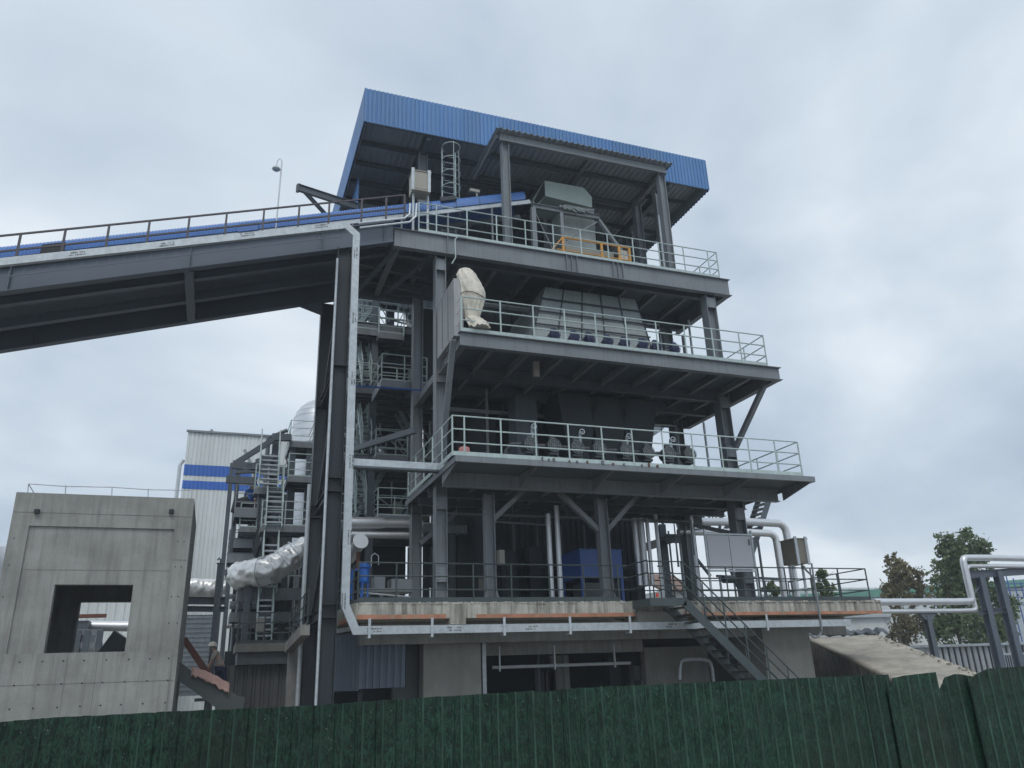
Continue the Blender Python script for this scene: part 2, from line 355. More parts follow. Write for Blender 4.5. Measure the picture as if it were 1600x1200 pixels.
# deck three: thin edge, tapered cantilevers back to a deep beam
a = MB().box(L3X0, L3X1, L3Y, L3Y+.02, L3Z-.17, L3Z).box(L3X0, L3X1, L3Y+.02, L3Y+.1, L3Z-.17, L3Z-.155)
a.box(L3X0, L3X0+.02, L3Y+.02, 26.2, L3Z-.17, L3Z).box(L3X1-.02, L3X1, L3Y+.02, 26.2, L3Z-.17, L3Z)
b3 = a.build('edge_beam', STEEL, T)
MB().box(L3X0+.03, L3X1-.03, L3Y+.11, 26.2, L3Z-.05, L3Z-.003).build('deck_plate', STEEL_D, T)
MB().ibeam((L3X0+.1, 21.75, L3Z-.27), (17.75, 21.75, L3Z-.27), .22, .42).build('cross_beam', STEEL, T)
for y in (CY0+.4, 24.7, CY1): MB().ibeam((L3X0+.1, y, L3Z-.25), (17.6, y, L3Z-.25), .2, .36).build('cross_beam', STEEL_D, T)
for i in range(6):
    x = L3X0+.05+i*(L3X1-L3X0-.1)/5
    MB().prism([(x, L3Y+.11, L3Z-.06), (x, L3Y+.11, L3Z-.16), (x, 21.6, L3Z-.46), (x, 21.6, L3Z-.06)], (.03 if i < 5 else -.03, 0, 0)).build('cantilever_bracket', STEEL, T)
for i in range(9):
    x = 7.2+i*1.25
    MB().ibeam((x, 21.9, L3Z-.17), (x, 26, L3Z-.17), .12, .2).build('joist', STEEL, T)
# railings of the three decks
def front_rail(pxs, y0, y1, X0, X1, Y, Z, m_=MINT, back0=0, back1=0, h=1.15, toe=.12, rel=.06):
    xs = Xs(pxs, y0, y1, Y)
    pts = []
    posts = [(x, Y+rel, Z) for x in xs]
    if back0: pts.append((xs[0], Y+rel+back0, Z)); posts += [(xs[0], y, Z) for y in [Y+rel+back0*(i+1)/max(1, round(back0/1.1)) for i in range(max(1, round(back0/1.1)))]]
    pts += [(xs[0], Y+rel, Z), (xs[-1], Y+rel, Z)]
    if back1: pts.append((xs[-1], Y+rel+back1, Z)); posts += [(xs[-1], y, Z) for y in [Y+rel+back1*(i+1)/max(1, round(back1/1.1)) for i in range(max(1, round(back1/1.1)))]]
    return railing(T, pts, posts, m_, h, toe=toe)
front_rail([655, 682.7, 731, 777.7, 823, 867, 910.5, 953, 993, 1034, 1073, 1111.6, 1126], 362, 434, L1X0, L1X1, L1Y, L1Z, back1=3.6)
front_rail([722, 784, 836, 885.6, 934.5, 982.5, 1030.5, 1075.5, 1119, 1162, 1201], 517, 571, L2X0, L2X1, L2Y, L2Z, back0=1.6, back1=5.6)
front_rail([708, 727, 785, 840, 892, 945, 993, 1041, 1088, 1133, 1177, 1219, 1256], 712, 742, L3X0, L3X1, L3Y, L3Z, back0=5.4, back1=5.4)

# ------------------------------------------------------------------ roof
RX0, RX1, RY0, RY1, RZ0, RZ1 = 3.66, 18.85, 24.5, 33.5, 21.5, 23.05
RF = MB().box(RX0+.05, RX1-.05, RY0+.06, RY1, RZ0+.55, RZ0+.58).build('roof_sheet', SOFFIT, T)
MB().corr((RX0, RY0, RZ0), (1,0,0), (0,0,1), RX1-RX0, RZ1-RZ0, .165, -.032, th=-.01).build('roof_fascia', BLUE, T)
MB().corr((RX0, RY1, RZ0), (0,-1,0), (0,0,1), RY1-RY0, RZ1-RZ0, .165, -.032, th=-.01).build('roof_fascia', BLUE, T)
MB().corr((RX1, RY0, RZ0), (0,1,0), (0,0,1), RY1-RY0, RZ1-RZ0, .22, .045, th=-.01).build('roof_fascia', BLUE, T)
MB().corr((RX0+.1, RY0+.1, RZ0+.5), (1,0,0), (0,1,0), RX1-RX0-.2, RY1-RY0-.2, .24, -.04).build('roof_soffit', SOFFIT, T)
MB().box(RX1-.1, RX1-.08, RY0+.1, RY1-.1, RZ0-.0, RZ0+.5).box(RX0+.08, RX0+.1, RY0+.1, RY1-.1, RZ0, RZ0+.5).box(RX0+.1, RX1-.1, RY0+.07, RY0+.09, RZ0+.02, RZ0+.5).build('fascia_lining', SOFFIT, T)
for i in range(7):
    y = RY0+.35+i*1.35
    MB().ibeam((RX0+.1, y, RZ0+.33), (RX1-.1, y, RZ0+.33), .09, .2).build('purlin', STEEL_D, T)
for x in (6.2, 11.5, 16.9): MB().ibeam((x, RY0+.1, RZ0+.02), (x, RY1-.1, RZ0+.02), .22, .4).build('roof_beam', STEEL_D, T)
for x in (6.2, 11.5, 16.9):
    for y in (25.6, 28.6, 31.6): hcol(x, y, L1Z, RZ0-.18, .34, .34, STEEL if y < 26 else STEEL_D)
MB().corr((4.1, 30.8, 18.3), (0,-1,0), (0,0,1), 2.6, 3.3, .22, .045, th=.01).build('side_cladding', BLUE, T)
MB().corr((4.2, 31.0, 17.2), (1,0,0), (0,0,1), 10.0, 4.4, .3, .045).build('rear_cladding', SOFFIT, T)
# projecting jib frame at the left
a = MB(); p0 = K(466, 293, Y=27.6)
a.ibeam(p0, p0+Vector((2.4, .3, -.25)), .14, .3); a.bar(p0+Vector((0,0,.12)), p0+Vector((1.9, 3.0, .35)), .12, .14)
a.bar(p0+Vector((-.02,0,.1)), p0+Vector((-.02,.02,-.2)), .12, .12)
a.build('jib_frame', STEEL_D, T)
# lean-to roof over the feeder
PX0, PX1, PY0, PY1, PZ = 8.3, 15.45, 22.55, 25.6, 20.5
MB().corr((PX0-.1, PY0-.15, PZ+.22), (1,0,0), (0,1,0.02), PX1-PX0+.3, PY1-PY0+.2, .24, .05, th=.012).build('canopy_sheet', SOFFIT, T)
a = MB().ibeam((PX0+.1, PY0+.1, PZ+.02), (PX1, PY0+.1, PZ+.02), .16, .36); a.build('canopy_beam', STEEL, T)
for y in (23.9, 25.4): MB().ibeam((PX0, y, PZ+.08), (PX1, y, PZ+.08), .12, .2).build('canopy_beam', STEEL_D, T)
MB().ibeam((PX1-.1, PY0+.25, PZ), (PX1-.1, PY1+.6, PZ), .16, .3).build('canopy_beam', STEEL, T)
MB().ibeam((12.2, PY0+.25, PZ+.06), (12.2, PY1, PZ+.06), .12, .2).build('canopy_beam', STEEL, T)
MB().bar((PX0+.05, PY0+.2, PZ+.12), (PX0+.05, PY1, PZ+.12), .1, .2).build('canopy_beam', STEEL, T)
for px, py in ((788, 208), (1031, 262)):
    x = K(px, py, Y=PY0+.2).x; hcol(x, PY0+.25, L1Z, PZ-.16, .28, .26)
hcol(15.5, 25.2, L1Z, PZ, .3, .3); hcol(15.9, 24.2, L1Z, PZ, .26, .26)
MB().tube([(15.75, 24.0, L1Z), (15.75, 24.0, PZ-1.2)], .05, 8).build('downpipe', GALV, T)

# boiler body filling the middle of the tower
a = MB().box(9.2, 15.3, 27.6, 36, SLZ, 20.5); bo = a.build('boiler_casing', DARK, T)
a = MB()
for i in range(26): a.box(9.3+i*.235, 9.33+i*.235, 27.54, 27.6, SLZ, 20.5)
for z in (5.4, 9, 12.6, 14.2, 17): a.box(9.15, 15.35, 27.45, 27.54, z, z+.2)
a.build('casing_rib', DARK, bo)
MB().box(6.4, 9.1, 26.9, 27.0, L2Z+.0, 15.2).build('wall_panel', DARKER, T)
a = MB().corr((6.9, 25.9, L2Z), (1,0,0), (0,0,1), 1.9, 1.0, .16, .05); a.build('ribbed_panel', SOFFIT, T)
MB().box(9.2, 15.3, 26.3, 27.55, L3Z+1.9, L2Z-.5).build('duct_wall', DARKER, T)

# hopper between deck one and deck two
def frustum(mb, x0, x1, y0, y1, z0, X0, X1, Y0, Y1, z1):
    mb.add([(x0,y0,z0),(x1,y0,z0),(x1,y1,z0),(x0,y1,z0),(X0,Y0,z1),(X1,Y0,z1),(X1,Y1,z1),(X0,Y1,z1)],
           [(0,1,2,3),(4,5,6,7),(0,1,5,4),(1,2,6,5),(2,3,7,6),(3,0,4,7)]); return mb
HB = [K(815, 520, Y=22.9), K(1030, 546, Y=22.9)]; HT = [K(850, 432, Y=23.9), K(992, 456, Y=23.9)]
HZ0, HZ1 = L2Z+.02, 15.2
hx0, hx1, HX0, HX1 = HB[0].x, HB[1].x, HT[0].x, HT[1].x
hop = frustum(MB(), hx0, hx1, 22.9, 27.4, HZ0, HX0, HX1, 23.9, 27.4, HZ1).build('hopper', HOPPER, T)
a = MB()
for k in range(6):
    t_ = k/5; a.bar((hx0+(hx1-hx0)*t_, 22.9-.02, HZ0), (HX0+(HX1-HX0)*t_, 23.9-.02, HZ1), .03, .05, up=(0,1,0))
for z in (12.2, 12.8, 13.4, 14.0, 14.6):
    t_ = (z-HZ0)/(HZ1-HZ0); y = 22.9+t_-.07
    a.bar((hx0+(HX0-hx0)*t_-.05, y, z), (hx1+(HX1-hx1)*t_+.06, y, z), .06, .035)
a.build('hopper_stiffener', DARK, hop)
for i, px in enumerate((893, 940, 985)):   # chutes below deck two
    x = K(px, 640, Y=24.4).x
    frustum(MB(), x-.35, x+.35, 24.0, 24.8, L3Z+1.1, x-.8, x+.8, 23.8, 25.4, L2Z-.3).build('chute', DARK, T)
x = K(822, 660, Y=24.6).x
MB().box(x-.45, x+.35, 24.4, 25.2, L3Z+.4, L2Z-.3).build('chute', STEEL_D, T)

# feed hood and its frame on deck one
hd = MB(); q = [K(851, 282, Y=24.0), K(912, 293, Y=24.0), K(925, 308, Y=24.0), K(925, 324, Y=24.0), K(852, 306, Y=24.0)]
hd.prism([tuple(p) for p in q], (0, 1.5, 0)); HO = hd.build('feed_hood', HOOD, T)
lft = [K(833, 318, Y=25.2), q[0]+Vector((0,.02,0)), q[4]+Vector((0,.02,0)), K(834, 322, Y=25.2)]
MB().prism([tuple(p) for p in lft], (.02, .4, 0)).build('hood_side', DARK, T)
fx0, fx1 = K(833, 320, Y=23.7).x, K(937, 335, Y=23.7).x
fz = K(885, 330, Y=23.7).z; hz = min(p.z for p in q)
a = MB().ibeam((fx0, 23.75, fz), (fx1, 23.75, fz), .16, .2)
a.box(fx0-.09, fx0+.09, 23.66, 23.84, L1Z, fz-.1); x = K(878, 345, Y=23.7).x; a.box(x-.07, x+.07, 23.68, 23.82, L1Z, fz-.1)
a.bar((fx0+.1, 23.8, fz-.2), (x-.1, 23.8, L1Z+.1), .03, .03); a.bar((fx1-.05, 23.75, fz-.1), (fx1+2.1, 24.2, L1Z+.05), .13, .13)
a.bar((x+.15, 23.7, fz-1.3), (x+1.5, 23.7, fz-.25), .07, .05)
a.build('hood_frame', STEEL, T)
frustum(MB(), K(882, 400, Y=24.1).x, K(932, 400, Y=24.1).x, 24.1, 25.4, L1Z, K(882, 330, Y=24.1).x, K(928, 330, Y=24.1).x, 24.1, 25.4, hz).build('feed_chute', HOPPER, T)
a = MB()
for i in range(7):
    p = K(876+i*7, 317+i*1.6, Y=23.6); p.z = fz+.14+.05*random.uniform(-1, 1); rr = .05+.06*random.random()
    a.tube([p, p+Vector((.0, .18, 0))], rr, 10); a.bar(p, p+Vector((.3, .05, random.uniform(-.12, .12))), .05, .05)
a.build('actuator_linkage', HOPPER, T)
# orange guard rail
G = thing('guard_rail', K(925, 398, Y=23.1), 'orange tubular guard rail around the feed chute on the top deck', 'guard rail')
gz = L1Z; gp = [K(870, 400, Y=23.0), K(881, 400, Y=23.0), K(941, 400, Y=23.0), K(968, 400, Y=23.0), K(984, 400, Y=23.0)]
zt0 = K(881, 371, Y=23.0).z
tops = [Vector((p.x, 23.0, zt0)) for p in gp[1:]]
a = MB().tube([(gp[0].x-.35, 23.0, gz+.1)]+tops, .035, 6).tube([(gp[0].x, 23.0, zt0-.55), (gp[4].x, 23.0, zt0-.55)], .03, 6).build('rail', ORANGE, G)
for p in gp[1:]: MB().box(p.x-.045, p.x+.045, 22.97, 23.03, gz, zt0).build('post', ORANGE, G)
MB().box(gp[3].x+.05, gp[4].x-.05, 23.05, 23.09, gz, zt0-.1).build('mesh_panel', mat('pale_mesh', (.5,.48,.44), .6, var=.4, scale=14), G)
G2 = MB().box(gp[1].x+.2, gp[3].x-.1, 23.25, 23.9, gz, zt0-.15)
tag(G2.build('feeder_box', BEIGE), 'tan steel feeder box behind the orange guard rail', 'machine box')
# ladder with cage
lx0, lx1 = K(691, 310, Y=25.0).x, K(706, 310, Y=25.0).x
LD = thing('caged_ladder', (lx0, 25, L1Z), 'pale green caged ladder rising to the underside of the blue roof', 'ladder')
z1 = K(692, 236, Y=25).z
a = MB()
for x in (lx0, lx1+.15): a.bar((x, 25, L1Z), (x, 25, z1), .05, .03)
a.build('stile', MINT, LD)
a = MB(); z = L1Z+.3
while z < z1: a.tube([(lx0, 25, z), (lx1+.15, 25, z)], .013, 5); z += .28
a.build('rung', MINT, LD)
a = MB(); z = z1-.05; cx = (lx0+lx1+.15)/2
while z > L1Z+2.1:
    a.tube([(cx+.36*math.cos(t), 25-.36-.36*math.sin(t)*1.0, z) for t in [math.pi*(-.35+1.7*i/12) for i in range(13)]], .016, 5); z -= .62
for t in (-.1, .5, 1.1): a.tube([(cx+.36*math.cos(math.pi*t), 25-.36-.36*math.sin(math.pi*t), z1), (cx+.36*math.cos(math.pi*t), 25-.36-.36*math.sin(math.pi*t), L1Z+2.2)], .012, 5)
a.build('cage', MINT, LD)

# ================================================================== things on the decks
def cabinet(name, pxl, pyt, pxr, pyb, Y, dep, m_, label, cat, straps, legs, zleg, side=0):
    A = K(pxl, pyt, Y=Y); B = K(pxr, pyb, Y=Y)
    t = thing(name, (A.x, Y, zleg), label, cat)
    MB().box(A.x, B.x, Y, Y+dep, B.z, A.z).build('body', m_, t)
    MB().box(A.x-.03, B.x+.03, Y-.03, Y+dep+.03, A.z, A.z+.03).build('lid', m_, t)
    MB().box(A.x+.05, B.x-.05, Y-.012, Y, B.z+.06, A.z-.06).build('door', m_, t)
    for fx in straps:
        x = A.x+(B.x-A.x)*fx; MB().box(x-.05, x+.05, Y-.06, Y-.014, B.z-.05, A.z+.08).build('strut_channel', GALV, t)
    for fx in legs:
        x = A.x+(B.x-A.x)*fx; MB().tube([(x, Y+dep/2, zleg), (x, Y+dep/2, B.z)], .045, 8).build('leg', GALV, t)
    return t
c1_ = cabinet('control_cabinet', 645, 266, 673, 300, 22.5, .55, BEIGE, 'beige steel control cabinet on posts beside the caged ladder at the top deck', 'cabinet', (.0, .9), (.15, .95), L1Z)
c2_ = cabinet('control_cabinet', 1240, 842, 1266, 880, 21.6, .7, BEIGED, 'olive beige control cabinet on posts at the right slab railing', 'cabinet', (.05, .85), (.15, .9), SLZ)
# white notice board
bA, bB = K(1104, 836, Y=22.3), K(1179, 890, Y=22.3)
t = thing('notice_board', (bA.x, 22.3, SLZ), 'blank white two-leaf board in a steel frame behind the slab railing', 'board')
xm = (bA.x+bB.x)/2
for x0_, x1_ in ((bA.x, xm-.012), (xm+.012, bB.x)): MB().box(x0_, x1_, 22.3, 22.34, bB.z, bA.z).build('panel', WHITEB, t)
a = MB()
for x in (bA.x-.06, bB.x+.06): a.tube([(x, 22.32, SLZ), (x, 22.32, bA.z+.2)], .04, 8)
for z in (bA.z+.05, bB.z-.05): a.bar((bA.x-.06, 22.32, z), (bB.x+.06, 22.32, z), .06, .05)
a.build('frame', GALV, t)
MB().box(bB.x-.1, bB.x-.06, 22.26, 22.3, (bA.z+bB.z)/2+.25, (bA.z+bB.z)/2+.45).build('latch', BLACKM, t)

# navy motors along the hopper foot
def motor(loc, r=.16, L=.34, m_=MOTB, label='', group='', fan=False):
    t = thing('motor' if not fan else 'burner_fan', loc, label, 'motor' if not fan else 'fan', group)
    x, y, z = loc
    MB().tube([(x, y, z), (x, y+L, z)], r, 16).build('housing', m_, t, True)
    a = MB()
    for k in range(14):
        an = 2*math.pi*k/14; a.bar((x+math.cos(an)*r, y+.06, z+math.sin(an)*r), (x+math.cos(an)*r, y+L-.04, z+math.sin(an)*r), .012, .03, up=(math.cos(an), 0, math.sin(an)))
    a.build('cooling_fin', m_, t)
    a = MB()
    for k in (1, .68, .36): a.tube([(x+math.cos(an)*r*k, y-.035, z+math.sin(an)*r*k) for an in [2*math.pi*i/16 for i in range(17)]], .008, 4)
    for k in range(8):
        an = math.pi*k/4; a.bar((x, y-.035, z), (x+math.cos(an)*r, y-.035, z+math.sin(an)*r), .006, .01)
    a.build('fan_grille', HOPPER if fan else m_, t)
    MB().box(x-.1, x+.06, y+.06, y+.22, z+r, z+r+.1).build('terminal_box', m_, t)
    MB().box(x-.14, x+.14, y+.03, y+.3, z-r-.07, z-r).build('foot', m_, t)
    return t
mxs = [868, 898, 924, 951, 977, 1006, 1027, 1057]; mys = [523, 526, 529.5, 533, 535.5, 538, 541, 544.5]
proto = None
words = ['leftmost', 'second', 'third', 'fourth', 'fifth', 'sixth', 'seventh', 'rightmost']
for i, (px, py) in enumerate(zip(mxs, mys)):
    p = K(px, py, Y=21.0 if i < 7 else 21.3)
    lab = '%s of eight navy motors in a row at the foot of the grey hopper' % words[i]
    if proto is None: proto = motor(tuple(p), label=lab, group='navy motors along the hopper foot'); MB().box(p.x-.07, p.x+.07, p.y+.1, p.y+.24, L2Z+.002, p.z-.2).build('pedestal', MOTG, proto); MB().tube([(p.x-.1, p.y+.2, p.z), (p.x-.3, p.y+.3, p.z-.05), (p.x-.36, p.y+.5, p.z-.3)], .05, 8).build('cable_gland', MOTG, proto)
    else:
        c = copy_tree(proto, loc=p, rot=(0, 0, random.uniform(-.25, .25))); c['label'] = lab
fxs = [829.6, 866, 902.5, 937, 979, 1014, 1046, 1078.6]; fys = [694, 696, 699, 701, 703.7, 706.6, 708, 710]
proto = None
for i, (px, py) in enumerate(zip(fxs, fys)):
    p = K(px, py, Y=21.4)
    lab = '%s of eight dark round fans in a row behind the rail of the third deck' % words[i]
    if proto is None:
        proto = motor(tuple(p), r=.21, L=.4, m_=MOTG, label=lab, group='round fans on the third deck', fan=True)
        x, y, z = p
        MB().tube([(x, y+.2, z-.1), (x, y+.2, L3Z)], .07, 8).build('pedestal', MOTG, proto)
        MB().tube([(x-.2, y+.3, z+.05), (x-.5, y+.35, z+.05), (x-.62, y+.5, z-.1), (x-.62, y+.5, L3Z)], .08, 8).build('duct', MOTG, proto, True)
        MB().tube([(x+.1, y+.35, z-.1), (x+.3, y+.3, z-.35), (x+.2, y+.2, L3Z)], .02, 5).build('cable', MINT, proto)
    else:
        c = copy_tree(proto, loc=p, rot=(0, 0, random.uniform(-.12, .12))); c['label'] = lab
proto = None
for i, (px, py) in enumerate(((834, 669), (909, 677), (982, 684), (1051, 689))):
    p = K(px, py, Y=22.6)
    lab = '%s of four shiny handwheel valves above the round fans' % ('leftmost', 'second', 'third', 'rightmost')[i]
    if proto is None:
        proto = thing('valve', p, lab, 'valve', 'handwheel valves above the fans'); x, y, z = p
        MB().tube([(x+.085*math.cos(2*math.pi*k/14), y-.03, z+.085*math.sin(2*math.pi*k/14)+.05) for k in range(15)], .016, 6).build('handwheel', VALVE, proto)
        MB().tube([(x, y-.05, z+.03), (x, y+.2, z+.03)], .03, 8).tube([(x, y+.15, z+.1), (x, y+.15, z-.12), (x, y+.15, z-.3)], [.04, .06, .05], 10).build('valve_body', GALV, proto, True)
        MB().tube([(x, y+.15, z-.3), (x, y+.15, L3Z)], .05, 8).build('pipe', MOTG, proto)
    else:
        c = copy_tree(proto, loc=p); c['label'] = lab

# machine in plastic wrap on deck two
Wp = MB(); base = K(741, 520, Y=20.6); rings = []
prof = [(520, 726, 763), (508, 727, 762), (495, 726, 752), (480, 722, 757), (465, 718, 762), (452, 716, 760), (440, 714, 753), (430, 714, 747), (422, 717, 740), (419, 724, 733)]
nseg = 22
nseg = 56
def pint(v, k):
    k = min(k, len(prof)-1.001); i = int(k); f = k-i; return prof[i][v]*(1-f)+prof[i+1][v]*f
NR = 34
for j in range(NR):
    kk = j*(len(prof)-1)/(NR-1); py, xa, xb = pint(0, kk), pint(1, kk), pint(2, kk)
    A = K(xa, py, Y=20.75); B = K(xb, py, Y=20.75); rg = []
    for k in range(nseg):
        an = 2*math.pi*k/nseg; c = (A+B)/2; rx = (B.x-A.x)/2*.86; ry = rx*.8
        # long vertical creases that drift sideways, plus sharp diagonal wrinkles
        u = an*2.2+.35*math.sin(j*.22); cr = 1-2.2*abs(noise.noise(Vector((math.cos(u)*1.6, math.sin(u)*1.6, j*.06))))
        dg = 1-2.4*abs(noise.noise(Vector((math.cos(an)*2.4+j*.16, math.sin(an)*2.4-j*.12, 5.0))))
        nn = .93+.13*cr+.07*dg
        rg.append(Vector((c.x+math.cos(an)*rx*nn, c.y+.1-(.42*max(0, 1-j/7))+math.sin(an)*ry*nn, c.z+.05*dg)))
    rings.append(rg)
Wp.add([q_ for rg in rings for q_ in rg], [(i*nseg+k, i*nseg+(k+1)%nseg, (i+1)*nseg+(k+1)%nseg, (i+1)*nseg+k) for i in range(NR-1) for k in range(nseg)] + [tuple(range(nseg))[::-1], tuple((NR-1)*nseg+k for k in range(nseg))])
o = Wp.build('wrapped_machine', WRAP, None, True)
tag(o, 'machine wrapped in crumpled cream plastic sheet at the left end of the second deck', 'wrapped machine')
tx = bpy.data.textures.new('crumple', 'CLOUDS'); tx.noise_scale = .14; tx.noise_depth = 3
cp = K(740, 462, Y=20.7)
a = MB(); a.tube([(cp.x+.42*math.cos(R(t)), 20.85+.36*math.sin(R(t)), cp.z+.06*math.sin(R(t*2))) for t in range(0, 361, 20)], .012, 5)
a.build('binding_rope', BROWNB, o)
# pale cabinet behind it
A = K(701, 470, Y=22.0); 
t = thing('steel_locker', (6.2, 21.9, L2Z), 'tall light grey steel locker beside the plastic wrapped machine', 'locker')
MB().box(6.02, 6.32, 20.75, 22.7, L2Z+.02, L2Z+1.95).build('body', mat('light_grey_locker', (.4,.41,.42), .5, var=.08, streak=.4), t)
a = MB()
for y in (21.4, 22.05): a.box(6.0, 6.018, y-.015, y+.015, L2Z+.1, L2Z+1.88)
a.build('door_seam', STEEL, t)
# pink barrel, hanging tube
p = K(727, 707, Y=20.6); z = L3Z
o = MB().tube([(p.x, 20.7, z+.005), (p.x, 20.7, z+.06), (p.x, 20.7, z+.3), (p.x, 20.7, z+.42), (p.x, 20.7, z+.45)], [.15, .17, .17, .15, .08], 16).build('barrel', PINK, None, True)
tag(o, 'small faded pink plastic barrel standing behind the left rail of the third deck', 'barrel')
p = K(838, 577, Y=21.6)
o = MB().box(p.x-.09, p.x+.09, 21.55, 21.7, p.z-.25, p.z+.26).build('hanging_lamp', BEIGE); tag(o, 'small beige lamp housing hanging under the second deck', 'lamp')
# camera
p = K(741, 299, Y=24.4)
t = thing('security_camera', p, 'white security camera on a short post beside the blue conveyor hood', 'camera')
MB().bar(p+Vector((-.18,0,.02)), p+Vector((.2,0,0)), .14, .12).build('body', BEIGE, t)
MB().tube([p+Vector((.1,0,-.06)), p+Vector((.12,.0,-.5))], .04, 8).build('post', BEIGE, t)

# ================================================================== slab
S = thing('concrete_platform', (12, 22, 0), 'raised concrete platform with a stained slab edge carrying the steel tower', 'platform')
SX0, SX1, SY, SB = 3.42, 21.42, 21.8, 3.30
MB().prism([(SX0, 22.3, SB), (SX0+.12, SY, SB), (12.1, SY, SB), (12.1, SY+.6, SB), (SX0, 30, SB)], (0, 0, SLZ-SB)).build('slab', SLABM, S)
MB().prism([(12.1, SY+.02, SB+.02), (12.1, 30, SB+.02), (SX1, 30, SB+.02), (SX1, SY+.02, SB+.02)], (0, 0, SLZ-SB-.02)).build('slab', SLABM, S)
# ragged top lip
a = MB(); x = SX0+.2
while x < SX1-.1:
    w_ = random.uniform(.05, .3); a.box(x, min(x+w_, SX1), SY-.004-random.random()*.02, SY+.12, SLZ-.03-random.random()*.02, SLZ+random.random()*.022); x += w_*random.uniform(.9, 1.6)
a.build('mortar_lip', SLABM, S)
a = MB().box(SX0+.14, 6.02, SY-.008, SY+.03, SB-.006, SB+.11).box(6.9, 11.9, SY-.008, SY+.03, SB-.006, SB+.10).box(13.6, SX1-.05, SY-.008, SY+.03, SB-.006, SB+.09).box(SX0-.008, SX0+.12, 22.3, 24, SB-.006, SB+.1)
a.build('form_strip', RUSTO, S)
p0, p1 = K(704, 940, Y=SY-.12), K(728, 975, Y=SY-.12)
MB().box(p0.x, p1.x, SY-.12, SY+.5, p1.z, SLZ-.05).build('corbel', SLABM, S)
MB().box(11.95, 13.3, SY-.1, SY+.8, SB-.18, SLZ-.3).build('corbel', CONCL, S)
# beams and walls below
MB().box(3.6, 21.2, 23.4, 29.5, SB-.02, SB-.004).build('soffit', CONC, S)
MB().box(3.9, 21.0, 23.2, 23.6, SB-.6, SB-.02).build('beam', CONC, S)
pw0, pw1 = K(662, 1050, Y=23.6).x, K(752, 1050, Y=23.6).x
MB().box(pw0, pw1, 23.62, 24.2, 0, SB-.03).build('wall', CONCL, S)
MB().box(pw1-.01, 13.5, 24.4, 24.7, 2.35, SB-.03).build('lintel', CONC, S)
MB().box(pw0-.75, pw0-.01, 24.3, 24.6, 0, SB-.03).build('wall', FRAMEG, S)
pr0 = K(1195, 1040, Y=23).x
MB().box(pr0, pr0+1.9, 22.9, 24.5, 0, SB-.03).build('wall', CONCL, S)
MB().box(K(1010, 1060, Y=25.5).x, K(1110, 1060, Y=25.5).x, 25.5, 25.8, 0, 2.5).build('wall', CONCL, S)
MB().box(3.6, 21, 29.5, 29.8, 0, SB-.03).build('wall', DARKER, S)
x0_ = K(752, 1060, Y=24.4).x; MB().box(x0_, x0_+.12, 24.25, 24.4, 0, 2.9).build('door_jamb', GALV, S)
MB().prism([(x0_+.02, 24.1, SB-.05), (x0_+.5, 24.1, SB-.05), (x0_+.3, 24.1, SB-.55), (x0_+.02, 24.1, SB-.55)], (0,.2,0)).build('haunch', CONCL, S)
pz = K(800, 1042, Y=24.2).z
o = MB().tube([(x0_+.3, 24.2, pz), (K(985, 1035, Y=24.2).x, 24.2, pz)], .05, 8).build('handrail_pipe', GALV); tag(o, 'horizontal steel pipe across the dark opening below the slab', 'pipe')
a = MB()
for px in (780, 866, 960): x = K(px, 1040, Y=24.2).x; a.box(x-.02, x+.02, 24.12, 24.2, pz-.12, 2.6)
a.build('bracket', GALV, o)
# slab railings
def srail(xs, m_=DRAIL, y=SY+.1, y1=None): 
    pts = [(xs[0], y, SLZ), (xs[-1], y, SLZ)]
    if y1: pts.append((xs[-1], y1, SLZ))
    return railing(S, pts, [(x, y, SLZ) for x in xs]+([(xs[-1], yy, SLZ) for yy in (y+1.4, y+2.8, y1)] if y1 else []), m_, 1.08, toe=.14)
srail(Xs([559, 619, 679, 740, 800, 860, 914, 968], 936, 934, SY+.1))
railing(S, [(SX0+.22, SY+.1, SLZ), (SX0+.22, 29, SLZ)], along((SX0+.22, SY+1.2, SLZ), (SX0+.22, 29, SLZ), 1.2), DRAIL, 1.08, toe=.14)
srail(Xs([1085, 1139, 1190, 1232, 1273, 1316, 1360], 934, 936, SY+.1), y1=26)
railing(S, [(13.6, 25.6, SLZ), (20.9, 25.6, SLZ)], along((13.6, 25.6, SLZ), (20.9, 25.6, SLZ), 1.3), DRAIL, 1.08, toe=.1)

# stair down to the yard
ST = thing('yard_stair', (14.5, 21, 0), 'dark green open tread steel stair descending right from the slab landing', 'stair')
sY0, sY1 = 20.65, 21.7
sa = Vector((12.95, 0, SLZ)); sb = sa+Vector((3.95, 0, -3.72*1.0))
lx = 11.8
MB().box(lx, 13.0, sY0, sY1+.05, SLZ-.02, SLZ+.005).box(lx, 13.0, sY0-.01, sY0+.02, SLZ-.22, SLZ-.02).box(lx-.01, lx+.02, sY0, sY1, SLZ-.22, SLZ-.02).build('landing', DRAIL, ST)
slope = (sb-sa)
for y in (sY0, sY1-.02): MB().bar((sa.x, y, sa.z-.12), (sb.x, y, sb.z-.12), .02, .26).build('stringer', DRAIL, ST)
nst = 18
for i in range(1, nst):
    p = sa+slope*(i/nst); MB().box(p.x-.14, p.x+.13, sY0+.02, sY1-.03, p.z-.05, p.z-.01).build('tread', DRAIL, ST)
